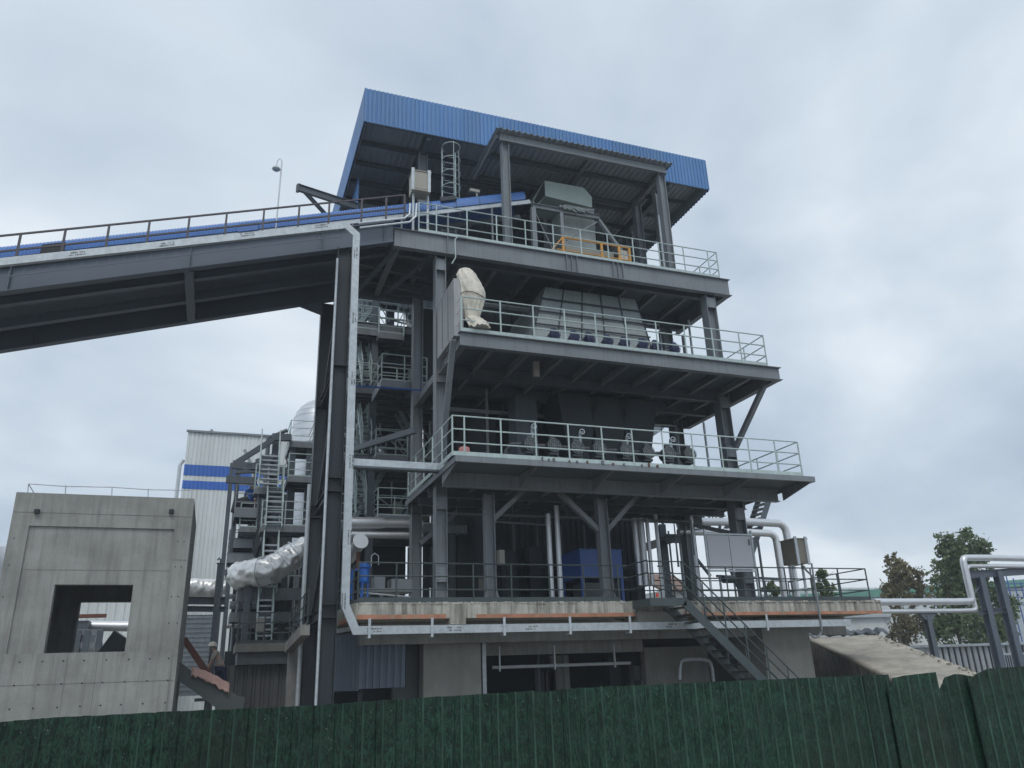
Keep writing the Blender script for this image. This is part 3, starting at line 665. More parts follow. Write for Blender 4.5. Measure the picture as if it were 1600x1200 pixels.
for y in (sY0, sY1-.02):
    a = MB()
    for h in (1.05, .7, .35): a.tube([(lx if y == sY0 else sa.x-.2, y, SLZ+h), (sa.x+.05, y, SLZ+h), (sb.x+.05, y, sb.z+h)], .022, 6)
    hr = a.build('handrail', DRAIL, ST)
    for i in (0, 3, 6, 9, 12, 15, 18):
        p = sa+slope*(i/18.); MB().tube([(p.x, y, p.z-.1), (p.x, y, p.z+1.05)], .024, 6).build('post', DRAIL, hr)
    if y == sY0: MB().tube([(lx+.02, y, SLZ), (lx+.02, y, SLZ+1.05)], .024, 6).build('post', DRAIL, hr)
railing(S, [(Xs([968], 934, 934, SY+.1)[0], SY+.1, SLZ), (lx+.02, SY+.05, SLZ), (lx+.02, sY0, SLZ)], [], DRAIL, 1.08, toe=0)
o = MB().box(12.0, 12.08, sY0-.03, sY0+.0, SLZ+.02, SLZ+.14).build('red_tag', REDM); tag(o, 'small red tag plate on the stair landing toe board', 'tag plate')

# ================================================================== galvanised cable tray
def TR(pts, w_, d_, m_=GALV): 
    a = MB()
    for p, q in zip(pts[:-1], pts[1:]): a.bar(p, q, d_, w_)
    return a
TY = 21.62
CT = thing('cable_tray', (3.2, TY, 3), 'long galvanised cable tray running down the gallery, beside the trestle and under the slab edge', 'cable tray')
g0, g1, g2 = K(-120, 424, Y=22.3), K(540, 349, Y=22.3), K(556, 366, Y=22.3)
v0, v1 = K(556.5, 366, Y=TY), K(539.5, 945, Y=TY)
h0 = K(562, 985, Y=TY); h1 = Vector((K(1330, 975, Y=TY).x, TY, h0.z))
def strip(mb, c, w_, y, d_=.14):
    """flat tray of constant visible width w_ through centre points c lying in plane y, mitred at the bends"""
    c = [Vector((p[0], 0, p[2])) for p in c]; L_ = []; R_ = []
    for i, p in enumerate(c):
        d1 = (c[i]-c[i-1]).normalized() if i else (c[1]-c[0]).normalized()
        d2 = (c[i+1]-c[i]).normalized() if i < len(c)-1 else d1
        nn = Vector((-d1.z, 0, d1.x)); n2 = Vector((-d2.z, 0, d2.x)); mth = (nn+n2).normalized(); k = w_/2/max(.3, mth.dot(nn))
        L_.append(p+mth*k); R_.append(p-mth*k)
    for i in range(len(c)-1):
        mb.add([Vector((q_.x, y+yy, q_.z)) for yy in (0, d_) for q_ in (L_[i], L_[i+1], R_[i+1], R_[i])],
               [(0,1,2,3),(4,7,6,5),(0,4,5,1),(3,2,6,7),(0,3,7,4),(1,5,6,2)])
strip_m = MB()
gp_ = [Vector((p.x*TY/22.3, TY, EYE.z+(p.z-EYE.z)*TY/22.3)) for p in (g0, g1)]
strip(strip_m, [K(-120, 421.5, Y=TY), K(541, 351.5, Y=TY), K(557, 366, Y=TY), v1, K(556, 985, Y=TY), h1], .215, TY, .12)
strip_m.build('tray_body', GALV, CT)
a = MB()
for i in range(40):
    p = K(-100+i*16.2, 0, Y=TY)
for i in range(34):   # rungs of the lower ladder tray
    x = -8.2+i*.33; z = K(0, 414, Y=TY).z+(x-K(0, 414, Y=TY).x)*.3135-.12
    a.box(x-.014, x+.014, TY+.1, TY+.13, z-.2, z)
a.bar((-8.2, TY+.1, K(0, 414, Y=TY).z+(-8.2-K(0, 414, Y=TY).x)*.3135-.32), (2.6, TY+.1, K(0, 414, Y=TY).z+(2.6-K(0, 414, Y=TY).x)*.3135-.32), .02, .03)
a.build('tray_rung', GIRD, CT)
for px in (577, 675, 788, 891, 985, 1200): 
    x = K(px, 985, Y=TY).x; MB().box(x-.035, x+.035, TY-.03, TY-.005, h0.z-.2, SB+.0).box(x-.035, x+.035, TY-.005, SY+.1, h0.z-.2, h0.z-.15).build('hanger', GALV, CT)
# stencilled marks, too worn to read
a = MB(); rs = random.Random(3)
def marks(cx, cz, ang, n=9, rows=2, y=TY):
    for r_ in range(rows):
        for k in range(n):
            if rs.random() < .2: continue
            u = (k-n/2)*.045; v = (r_-.5)*.07
            x = cx+u*math.cos(ang)-v*math.sin(ang); z = cz+u*math.sin(ang)+v*math.cos(ang)
            w_ = .012+.01*rs.random(); h_ = .012+.014*rs.random()
            a.box(x-w_, x+w_, y-.003, y, z-h_, z+h_)
for px, py in ((122, 396), (262, 381.5), (388, 366), (503, 353)): p = K(px, py, Y=TY); marks(p.x, p.z, math.atan(.3135))
for px, py in ((556, 394), (553.5, 497), (552, 590), (549, 720), (546.5, 838), (537, 938)): p = K(px, py, Y=TY); marks(p.x, p.z, math.pi/2)
for px, py in ((586, 984), (711, 983), (832, 981), (1050, 979)): p = K(px, py, Y=TY); marks(p.x, h0.z, 0)
a.build('stencil_mark', BLACKM, CT)
p0, p1 = K(554, 723, Y=TY), K(690, 727, Y=TY)
o = MB().box(p0.x, p1.x+.1, TY+.15, TY+.35, p1.z-.1, p1.z+.1).build('branch_tray', GALV); tag(o, 'short horizontal galvanised tray joining the trestle to the third deck', 'cable tray')
o2 = MB().box(p0.x, p1.x+.1, TY+.12, TY+.38, p1.z-.16, p1.z-.105).build('tray_support', STEEL_D, o)

# ================================================================== conveyor gallery
GY0, GY1 = 22.6, 26.5; SLP = .3135
zb = lambda x: 14.63+SLP*(x-2.085)
C = thing('conveyor_bridge', (2.9, 24.5, 0), 'inclined grey steel conveyor bridge on a tall trestle rising to the tower', 'conveyor bridge')
X0_, X1_ = -15.0, 4.5
for y in (GY0, GY1):
    a = MB()
    for (p, q) in ((X0_, X1_),):
        a.prism([(p, y+.1, zb(p)), (q, y+.1, zb(q)), (q, y+.1, zb(q)+.76), (p, y+.1, zb(p)+.76)], (0, .018, 0))
        a.bar((p, y+.11, zb(p)), (q, y+.11, zb(q)), .26, .03); a.bar((p, y+.11, zb(p)+.77), (q, y+.11, zb(q)+.77), .26, .03)
        for x in (-6.1, -1.62, 2.2, 4.2): a.box(x-.01, x+.01, y, y+.22, zb(x)+.02, zb(x)+.74)
    a.build('girder', GIRD, C)
a = MB().prism([(X0_, GY0+.2, zb(X0_)+.66), (X1_, GY0+.2, zb(X1_)+.66), (X1_, GY1, zb(X1_)+.66), (X0_, GY1, zb(X0_)+.66)], (0, 0, .08))
a.build('deck_plate', GIRD, C)
for y in (23.6, 25.1): MB().ibeam((X0_, y, zb(X0_)+.2), (X1_, y, zb(X1_)+.2), .2, .3).build('stringer', GIRD, C)
for x in (-11.4, -1.62): MB().ibeam((x, GY0+.2, zb(x)+.12), (x, GY1, zb(x)+.12), .26, .3).build('cross_beam', GIRD, C)
TX = 2.93
for y in (GY0+.1, GY1+.3):
    a = MB(); yy0, yy1 = y-.12, y+.28; ztop = zb(TX)
    a.box(TX-.23, TX-.205, yy0, yy1, 0, ztop).box(TX+.205, TX+.23, yy0, yy1, 0, ztop).box(TX-.205, TX+.205, y+.06, y+.085, 0, ztop)
    for z in (6.9, 7.3, 3.4, 3.75, 10.8): a.box(TX-.205, TX+.205, yy0+.01, y+.06, z, z+.02)
    a.build('trestle_column', TREST, C)
for z in (7.1, 3.6, 10.9): MB().ibeam((TX, GY0+.4, z), (TX, GY1+.1, z), .2, .3).build('trestle_strut', TREST, C)
for za, zc in ((7.2, 10.8), (10.9, 14.3), (3.7, 7.0)): MB().bar((TX, GY0+.4, zc), (TX, GY1, za), .1, .1).build('trestle_brace', TREST, C)
MB().prism([(TX-1.1, GY1+.11, zb(TX-1.1)), (TX-.2, GY1+.11, zb(TX)), (TX-.2, GY1+.11, zb(TX)-.62)], (0, .03, 0)).build('haunch', GIRD, C)
# rails
px_posts = [25, 96, 165, 229, 292, 351, 410, 465.6, 513, 564.5, 603, 632]
yr = GY0+.08; pts = []; base_posts = []
for px in [-60]+px_posts:
    py = 405-.1067*px; x = K(px, py, Y=yr).x; base_posts.append((x, yr, zb(x)+.78))
o = MB()
pa, pb = Vector(base_posts[0])-Vector((6, 0, 6*SLP)), Vector(base_posts[-1])
for h in (1.03, .52): o.bar(pa+Vector((0,0,h)), pb+Vector((0,0,h)), .045, .05)
ro = o.build('railing', BRAIL, C)
for p in base_posts: MB().box(p[0]-.03, p[0]+.03, yr-.025, yr+.025, p[2], p[2]+1.03).build('railing_post', BRAIL, ro)
o = MB(); 
for h in (1.03, .52): o.bar(Vector((-12, GY1, zb(-12)+.78+h)), Vector((4, GY1, zb(4)+.78+h)), .045, .05)
ro = o.build('railing', BRAIL, C)
for i in range(10): x = -11.5+i*1.6; MB().box(x-.03, x+.03, GY1-.025, GY1+.025, zb(x)+.78, zb(x)+1.8).build('railing_post', BRAIL, ro)
# pipes down the trestle
for (x, y, r_, z1_, lab) in ((TX-.24, GY0-.1, .04, 14.4, 'thin pale conduit running down the near trestle column'), (TX-.3, GY1+.1, .07, 8.0, 'thicker pale downpipe on the rear trestle column')):
    o = MB().tube([(x, y, 0), (x, y, z1_)], r_, 8).build('downpipe', GALV); tag(o, lab, 'pipe')
# conveyor under its blue hood
CV = thing('belt_conveyor', (0, 24.3, 13), 'belt conveyor under a long half-round blue corrugated hood', 'conveyor')
cyv, rr = 24.3, .62
ztop = lambda x: 14.12+.3135*(x+6.93)
def hood(x0, x1, corr_, m_):
    a = MB(); n = 14; xs = []; x = x0; k = 0
    step = .045 if corr_ else .5
    while x < x1: xs.append(x); x += step
    xs.append(x1); vs = []
    for k, x in enumerate(xs):
        r_ = rr+((.012 if k % 2 else -.012) if corr_ else 0)
        zc = ztop(x)-rr
        for i in range(n+1):
            an = math.pi*i/n; vs.append((x, cyv-math.cos(an)*r_*1.0, zc+math.sin(an)*r_))
        
    n1_ = n+1
    a.add(vs, [(i*n1_+k, i*n1_+k+1, (i+1)*n1_+k+1, (i+1)*n1_+k) for i in range(len(xs)-1) for k in range(n)])
    return a
hs = K(668, 330, Y=cyv).x; he = K(812, 310, Y=cyv).x
hd1 = hood(-14, hs, True, BLUEC).build('hood', BLUEC, CV); hd2 = hood(hs, he, False, BLUEC).build('hood', BLUEC, CV, True)
a = MB()
for i in range(5):
    x = hs+(he-hs)*i/4; zc = ztop(x)-rr; a.tube([(x, cyv-math.cos(math.pi*k/12)*(rr+.01), zc+math.sin(math.pi*k/12)*(rr+.01)) for k in range(13)], .012, 4)
a.build('hood_seam', STEEL_D, hd2)
a = MB().prism([(he, cyv-math.cos(math.pi*k/12)*rr, ztop(he)-rr+math.sin(math.pi*k/12)*rr) for k in range(13)], (.01, 0, 0)); a.build('hood_end', STEEL_D, CV)
for yy in (-.55, .55): MB().bar((-14, cyv+yy, ztop(-14)-rr-.1), (he+.2, cyv+yy, ztop(he+.2)-rr-.1), .07, .16).build('conveyor_frame', GALV if yy < 0 else STEEL, CV)
for i in range(14):
    x = -12+i*1.7
    MB().box(x-.03, x+.03, cyv-.57, cyv-.5, min(zb(x)+.74, L1Z) if x < 4.5 else L1Z, ztop(x)-rr-.1).build('frame_leg', STEEL, CV)
for px, py, k in ((700, 326, 0), (84, 391, 1), (388, 357, 2)):
    x = K(px, py, Y=cyv-.5).x; zc = ztop(x)-rr
    m2 = MB(); an0, an1 = (R(18), R(48)) if k == 0 else (R(-14), R(14))
    m2.prism([(x-.3, cyv-math.cos(an0)*(rr+.03), zc+math.sin(an0)*(rr+.03)), (x+.3, cyv-math.cos(an0)*(rr+.03), zc+.19+math.sin(an0)*(rr+.03)), (x+.3, cyv-math.cos(an1)*(rr+.03), zc+.19+math.sin(an1)*(rr+.03)), (x-.3, cyv-math.cos(an1)*(rr+.03), zc+math.sin(an1)*(rr+.03))], (0, -.02, .02))
    m2.build('inspection_hatch', DARKER if k < 2 else BLUEC, hd2 if k == 0 else hd1)
# conduits by the cabinet
o = MB().tube([K(560, 349, Y=22.45), K(632, 341, Y=22.45), K(640, 335, Y=22.45), K(641, 318, Y=22.45)], .035, 8).tube([K(562, 356, Y=22.45), K(640, 347, Y=22.45), K(650, 338, Y=22.45), K(651, 318, Y=22.45)], .035, 8).build('conduit', GALV, None, True)
tag(o, 'pair of bent galvanised conduits feeding the beige cabinet at the top deck', 'conduit')
o = MB().tube([K(730, 372, Y=22.5), K(716, 369, Y=22.5), K(711, 374, Y=22.5), K(712, 402, Y=22.5), K(706, 412, Y=22.5)], .022, 6).build('hanging_cable', MINT, None, True)
tag(o, 'pale cable looping over the edge of the top deck beam', 'cable')
# gooseneck lamp
p = K(432, 345, Y=23.0); pz_ = K(435, 252, Y=23.0); t = thing('gooseneck_lamp', (p.x, 23.0, p.z), 'slim gooseneck lamp standing on the conveyor bridge', 'lamp')
dx = pz_.x-p.x; zt_ = pz_.z
MB().tube([(p.x, 23, p.z-.3), (p.x+.02, 23, zt_-.05)], .022, 6).tube([(p.x+.02, 23, zt_-.1), (p.x+.01, 23, zt_+.06), (p.x-.05, 23, zt_+.12), (p.x-.12, 23, zt_+.02), (p.x-.14, 23, zt_-.22)], .016, 6).build('pole', GALV, t, True)
MB().tube([(p.x-.14, 23, zt_-.2), (p.x-.14, 23, zt_-.24), (p.x-.14, 23, zt_-.32), (p.x-.14, 23, zt_-.36)], [.03, .1, .14, .1], 14).build('lamp_shade', GALV, t, True)

# ================================================================== FENCE
FY = 7.5
prof_px = [(-60, 1133), (0, 1128), (70, 1122), (250, 1112.5), (480, 1103), (660, 1090), (840, 1079), (852, 1081), (900, 1075), (1240, 1060), (1386, 1054)]
def fence_mat():
    mt = bpy.data.materials.new('printed_grass_sheet'); mt.use_nodes = True; t = mt.node_tree; b = t.nodes['Principled BSDF']
    geo = N(t, 'ShaderNodeNewGeometry')
    def strokes(sx, sz, rot, seed, wid, dist):
        mp_ = N(t, 'ShaderNodeMapping'); mp_.inputs['Scale'].default_value = (sx, 0.0, sz); mp_.inputs['Rotation'].default_value = (0, rot, 0); mp_.inputs['Location'].default_value = (seed, seed*.3, 0)
        n_ = N(t, 'ShaderNodeTexNoise'); n_.inputs['Scale'].default_value = 1; n_.inputs['Detail'].default_value = 1.2; n_.inputs['Distortion'].default_value = dist
        t.links.new(geo.outputs['Position'], mp_.inputs[0]); t.links.new(mp_.outputs[0], n_.inputs['Vector'])
        s1 = N(t, 'ShaderNodeMath', operation='SUBTRACT'); s1.inputs[1].default_value = .5
        s2 = N(t, 'ShaderNodeMath', operation='ABSOLUTE'); s3 = N(t, 'ShaderNodeMapRange'); s3.inputs[1].default_value = 0; s3.inputs[2].default_value = wid; s3.inputs[3].default_value = 1; s3.inputs[4].default_value = 0
        t.links.new(n_.outputs['Fac'], s1.inputs[0]); t.links.new(s1.outputs[0], s2.inputs[0]); t.links.new(s2.outputs[0], s3.inputs[0]); return s3.outputs[0]
    a1 = strokes(26, 8, .35, 1.0, .05, .6); a2 = strokes(24, 7, -.4, 5.0, .05, .6); a3 = strokes(30, 10, .05, 9.0, .04, .9)
    m1 = N(t, 'ShaderNodeMath', operation='MAXIMUM'); m2 = N(t, 'ShaderNodeMath', operation='MAXIMUM')
    t.links.new(a1, m1.inputs[0]); t.links.new(a2, m1.inputs[1]); t.links.new(m1.outputs[0], m2.inputs[0]); t.links.new(a3, m2.inputs[1])
    big = N(t, 'ShaderNodeTexNoise'); big.inputs['Scale'].default_value = .9; big.inputs['Detail'].default_value = 3; t.links.new(geo.outputs['Position'], big.inputs['Vector'])
    r = N(t, 'ShaderNodeValToRGB'); r.color_ramp.elements[0].color = (.007, .024, .017, 1); r.color_ramp.elements[1].color = (.03, .1, .058, 1)
    e = r.color_ramp.elements.new(.45); e.color = (.01, .036, .024, 1)
    t.links.new(m2.outputs[0], r.inputs[0])
    # faded brown patches with a shape of their own
    r3 = N(t, 'ShaderNodeValToRGB'); r3.color_ramp.elements[0].position = .5; r3.color_ramp.elements[1].position = .66; r3.color_ramp.elements[1].color = (.5, .5, .5, 1)
    t.links.new(big.outputs['Fac'], r3.inputs[0])
    mm = N(t, 'ShaderNodeMix', data_type='RGBA'); t.links.new(r3.outputs[0], mm.inputs[0]); t.links.new(r.outputs[0], mm.inputs[6]); mm.inputs[7].default_value = (.021, .03, .021, 1)
    oi = N(t, 'ShaderNodeObjectInfo'); m0 = N(t, 'ShaderNodeMapRange'); m0.inputs[3].default_value = .62; m0.inputs[4].default_value = .95; t.links.new(oi.outputs['Random'], m0.inputs[0])
    sc2 = N(t, 'ShaderNodeVectorMath', operation='SCALE'); t.links.new(mm.outputs[2], sc2.inputs[0]); t.links.new(m0.outputs[0], sc2.inputs['Scale'])
    # scuffs and dust flecks
    fl = N(t, 'ShaderNodeTexNoise'); fl.inputs['Scale'].default_value = 38; fl.inputs['Detail'].default_value = 2; t.links.new(geo.outputs['Position'], fl.inputs['Vector'])
    fr = N(t, 'ShaderNodeValToRGB'); fr.color_ramp.elements[0].position = .72; fr.color_ramp.elements[1].position = .76; t.links.new(fl.outputs['Fac'], fr.inputs[0])
    mf = N(t, 'ShaderNodeMix', data_type='RGBA'); t.links.new(fr.outputs[0], mf.inputs[0]); t.links.new(sc2.outputs[0], mf.inputs[6]); mf.inputs[7].default_value = (.12, .13, .11, 1)
    nb = N(t, 'ShaderNodeTexNoise'); nb.inputs['Scale'].default_value = 3.5; nb.inputs['Detail'].default_value = 2; t.links.new(geo.outputs['Position'], nb.inputs['Vector'])
    bp = N(t, 'ShaderNodeBump'); bp.inputs['Strength'].default_value = .7; bp.inputs['Distance'].default_value = .05; t.links.new(nb.outputs['Fac'], bp.inputs['Height']); t.links.new(bp.outputs[0], b.inputs['Normal'])
    t.links.new(mf.outputs[2], b.inputs['Base Color']); b.inputs['Roughness'].default_value = .42; b.inputs['Specular IOR Level'].default_value = .3
    return mt
FM = fence_mat(); FRIDGE = mat('worn_rib_highlight', (.034, .085, .06), .5, var=.6, scale=2.5, streak=.6)  # worn paint, and light caught on rib edges put into the colour
pp = [K(x, y, Y=FY) for x, y in prof_px]
def ftop(pp_, X):
    for a_, b_ in zip(pp_[:-1], pp_[1:]):
        if a_.x <= X <= b_.x: return a_.z+(b_.z-a_.z)*(X-a_.x)/(b_.x-a_.x)
    return pp_[-1].z if X > pp_[-1].x else pp_[0].z
FT = thing('hoarding_fence', (3, FY, 0), 'dark green grass-print corrugated site hoarding across the foreground', 'fence')
x = -3.9; i = 0; sheets = []
PW = .9
while x < pp[-1].x-.05:
    x2 = min(x+PW, pp[-1].x); dy = (.0, .012)[i % 2]
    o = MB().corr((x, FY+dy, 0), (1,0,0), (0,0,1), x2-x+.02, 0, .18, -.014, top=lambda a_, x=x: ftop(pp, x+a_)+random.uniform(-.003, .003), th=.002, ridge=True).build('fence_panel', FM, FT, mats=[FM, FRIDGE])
    sheets.append(o); x = x2; i += 1
def bent(prof, y, tilt, label):
    q_ = [K(px, py, Y=y) for px, py in prof]; x0_ = q_[0].x; x1_ = q_[-1].x
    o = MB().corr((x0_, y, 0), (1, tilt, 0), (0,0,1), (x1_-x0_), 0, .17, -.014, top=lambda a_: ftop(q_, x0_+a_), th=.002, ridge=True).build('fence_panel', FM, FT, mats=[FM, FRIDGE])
    sheets.append(o)
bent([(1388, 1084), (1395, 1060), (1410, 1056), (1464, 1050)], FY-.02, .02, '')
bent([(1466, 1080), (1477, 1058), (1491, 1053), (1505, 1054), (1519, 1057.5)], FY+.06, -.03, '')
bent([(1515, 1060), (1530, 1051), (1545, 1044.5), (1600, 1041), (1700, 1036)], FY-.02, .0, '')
sheets[-3]['label'] = 'hoarding sheet with a torn slanted left edge, between the two gaps at the right'
sheets[-2]['label'] = 'bent hoarding sheet right of the last gap, its top edge notched'
sheets[-1]['label'] = 'hoarding sheet at the right end whose top edge slopes up from the notch'
a = MB().bar((-4, FY+.06, 1.1), (8, FY+.06, 1.1), .04, .06)
a.build('fence_rail', STEEL_D, FT)

# ================================================================== CONCRETE HOUSE
HY = 24.0
Hs = thing('pump_house', (-3, 26, 0), 'bare cast concrete building with a square opening at the left', 'building')
hX0, hX1, hT = -5.28, -.83, 6.83
oX0, oX1, oZ0, oZ1 = K(85, 913, Y=HY).x, K(208, 913, Y=HY).x, 2.7, K(150, 913, Y=HY).z
rX0, rX1, rZ1 = K(45, 823, Y=HY).x, K(273, 827, Y=HY).x, K(160, 824, Y=HY).z
a = MB()
a.box(hX0, rX0, HY, HY+.35, oZ0, rZ1).box(rX1, hX1, HY, HY+.35, oZ0, rZ1).box(hX0, hX1, HY, HY+.35, rZ1, hT).box(hX0-.6, hX1+.004, HY-.012, HY+.35, 0, oZ0)
a.box(rX0, oX0, HY+.06, HY+.33, oZ0, rZ1).box(oX1, rX1, HY+.06, HY+.33, oZ0, rZ1).box(oX0, oX1, HY+.06, HY+.33, oZ1, rZ1)
a.build('front_wall', CONC, Hs)
MB().box(hX1-.3, hX1, HY+.35, 28.4, 0, hT).build('side_wall', CONC, Hs)
MB().box(hX0, hX0+.3, HY+.35, 28.4, 0, hT).build('side_wall', CONC, Hs)
bx0, bz0, bz1 = K(124.5, 940, Y=28.05).x, 2.75, K(150, 940, Y=28.05).z
MB().box(hX0+.3, bx0, 28.05, 28.4, 0, hT).box(bx0, hX1-.3, 28.05, 28.4, bz1, hT).box(bx0, hX1-.3, 28.05, 28.4, 0, bz0).box(-1.5, hX1-.3, 28.05, 28.4, bz0, bz1).build('rear_wall', CONC, Hs)
MB().box(hX0+.3, hX1-.3, HY+.35, 28.05, hT-.25, hT-.02).build('roof_slab', CONC, Hs)
MB().box(hX0+.3, hX1-.3, HY+.35, 28.05, 2.3, 2.5).build('floor_slab', CONC, Hs)
a = MB(); JM = mat('cold_joint', (.19, .19, .18), .95)
for z, x0, x1, y in ((6.3, hX0, hX1, HY), (K(100, 890, Y=HY).z, rX0, rX1, HY+.06), (K(290, 875, Y=HY).z, rX1, hX1, HY), (1.95, hX0, hX1, HY-.012)):
    MB().box(x0+.01, x1-.01, y-.004, y+.001, z-.012, z+.006).build('cold_joint', JM, Hs)
for px in (103, 150): x = K(px, 1050, Y=HY).x; MB().box(x-.006, x+.006, HY-.016, HY-.011, .5, oZ0).build('cold_joint', JM, Hs)
for x in (hX0+.02, rX1+.3): MB().box(x-.006, x+.006, HY-.016, HY-.011, .5, oZ0).build('cold_joint', JM, Hs)
a = MB()
for zz in (2.5, 1.95, 1.4):
    for k in range(9): x = hX0+.25+k*.5+.03*math.sin(k*5+zz*9); MB().tube([(x, HY-.0165, zz), (x, HY-.0118, zz)], .022, 8).build('tie_hole', DARKER, Hs)
for zz in (3.4, 4.1, 4.9, 5.6):
    for x in (rX1+.12, rX1+.33-.05*(zz > 4), hX0+.14): MB().tube([(x, HY-.004, zz), (x, HY+.001, zz)], .018, 8).build('tie_hole', DARKER, Hs)
for px in (58.5, 268): p = K(px, 800, Y=HY); MB().box(p.x-.06, p.x+.06, HY-.12, HY+.05, p.z-.05, p.z+.06).build('spout', DARKER, Hs)
zr = hT+.28; a = MB(); xs = [K(px, 770, Y=HY+.2).x for px in (42, 101, 174, 231, 299)]
a.tube([(x, HY+.2, zr-.03*(i % 2)) for i, x in enumerate(xs)], .013, 6)
for x in xs: a.tube([(x, HY+.2, zr), (x+.02, HY+.2, hT)], .013, 6)
a.tube([(xs[0], HY+.2, zr), (xs[0]+.18, HY+.4, hT)], .013, 5)
a.build('lightning_rod', GALV, Hs)
o = MB().prism([K(152, 1020, Y=27.4), K(178, 985, Y=27.4), K(199, 1000, Y=27.4), K(188, 1022, Y=27.4)], (.05, .5, 0)).build('leaning_plate', STEEL_D)
tag(o, 'dark steel plate leaning inside the opening of the concrete house', 'steel plate')
# ================================================================== BACKGROUND LEFT
BW = thing('striped_hall', (4, 62, 0), 'pale corrugated hall with two blue bands in the background', 'building')
bX0, bX1, bY, bT = -2.99, 12, 60, 19.3
s1a, s1b = K(300, 726, Y=bY).z, K(300, 743, Y=bY).z; s2a, s2b = K(300, 751, Y=bY).z, K(300, 764, Y=bY).z
MB().corr((bX0, bY, 0), (1,0,0), (0,0,1), bX1-bX0, bT, .28, -.05).build('wall', SIDING, BW)
MB().box(bX0, bX1, bY+.1, bY+14, 0, bT-.1).build('hall_body', SIDING, BW)
for za, zc in ((s1a, s1b), (s2a, s2b)): MB().corr((bX0, bY-.03, zc), (1,0,0), (0,0,1), bX1-bX0, za-zc, .28, -.05).build('blue_band', STRIPE, BW)
MB().box(bX0-.1, bX1, bY-.16, bY+.05, bT, bT+.14).build('coping', STEEL, BW)
MB().tube([(bX0-.3, bY+.1, 0), (bX0-.3, bY+.1, 16.8), (bX0-.1, bY+.1, 17.2)], .13, 8).build('downpipe', GALV, BW)
MB().tube([(bX0+1.6, bY+.2, bT), (bX0+1.6, bY+.2, bT+.4)], [.3, .05], 8).build('roof_vent', STEEL, BW)
# low hall seen through the opening
LH = thing('low_hall', (-9, 55, 0), 'low cream corrugated hall seen through the concrete house opening', 'building')
MB().corr((-16, 55, 0), (1,0,0), (0,0,1), 13.2, 9.5, .5, -.07).build('wall', SIDING, LH)
MB().box(-16, -3.2, 55.1, 59, 0, 9.4).build('hall_body', SIDING, LH)
# stuff seen through the opening
o = MB().tube([K(108, 997.5, Y=40), K(215, 998, Y=40)], .22, 12).build('insulated_pipe', SILVERS, None, True); o.location.z += (K(150, 978, Y=40).z-K(150, 997.5, Y=40).z)
tag(o, 'horizontal silver pipe seen through the concrete house opening', 'pipe')
fr = thing('pipe_trestle', (-6, 39, 0), 'grey steel pipe frame with a brown plank seen through the concrete house opening', 'frame')
for (xa, ya, xb, yb) in ((100, 988, 160, 988), (100, 1008, 160, 1009)):
    p, q_ = K(xa, ya, Y=39), K(xb, yb, Y=39); MB().bar(p, q_, .1, .25).build('beam', STEEL, fr)
for px in (155, 121, 135): x = K(px, 1000, Y=39).x; MB().box(x-.12, x+.12, 38.9, 39.1, 0, K(px, 985, Y=39).z).build('post', STEEL_D, fr)
p, q_ = K(118, 963, Y=39), K(166, 962, Y=39); MB().bar(p, q_, .3, .14).build('plank', BROWNB, fr)
o = MB().box(K(118, 960, Y=38.9).x, K(140, 960, Y=38.9).x, 39, 42, 0, K(120, 966, Y=39).z-.1).build('yard_shed', STEEL_D)
tag(o, 'dark shed below the plank, seen through the concrete house opening', 'shed')
# distant tank at the left edge
o = MB().tube([K(-22, 890, Y=40)+Vector((0,0,-8)), K(-22, 890, Y=40), K(-22, 862, Y=40), K(-22, 848, Y=40)], [1.3, 1.3, 1.05, .2], 20).build('storage_tank', SILVERS, None, True)
tag(o, 'silver domed tank peeking out at the left edge behind the concrete house', 'tank')

# vessel
V = thing('silver_vessel', (4.4, 40, 3), 'tall silver clad vessel with a domed top in the background', 'vessel')
vx = K(456, 690, Y=40).x+1.35; vt = K(480, 625, Y=40).z
a = MB(); a.tube([(vx, 40, 3), (vx, 40, vt-1.35)]+[(vx, 40, vt-1.35+1.35*math.sin(R(k))) for k in (15, 30, 45, 60, 75, 88)], [1.35, 1.35]+[1.35*math.cos(R(k)) for k in (15, 30, 45, 60, 75, 88)], 32)
vo = a.build('shell', SILVERS, V, True)
a = MB(); z = 3.2
while z < vt-1.35: a.tube([(vx+math.cos(2*math.pi*k/32)*1.35, 40+math.sin(2*math.pi*k/32)*1.35, z) for k in range(33)], .01, 4); z += .34
for k in (12, 26, 40, 54, 68): a.tube([(vx+math.cos(2*math.pi*j/32)*1.36*math.cos(R(k)), 40+math.sin(2*math.pi*j/32)*1.36*math.cos(R(k)), vt-1.35+1.36*math.sin(R(k))) for j in range(33)], .006, 4)
a.build('cladding_seam', GALV, vo)

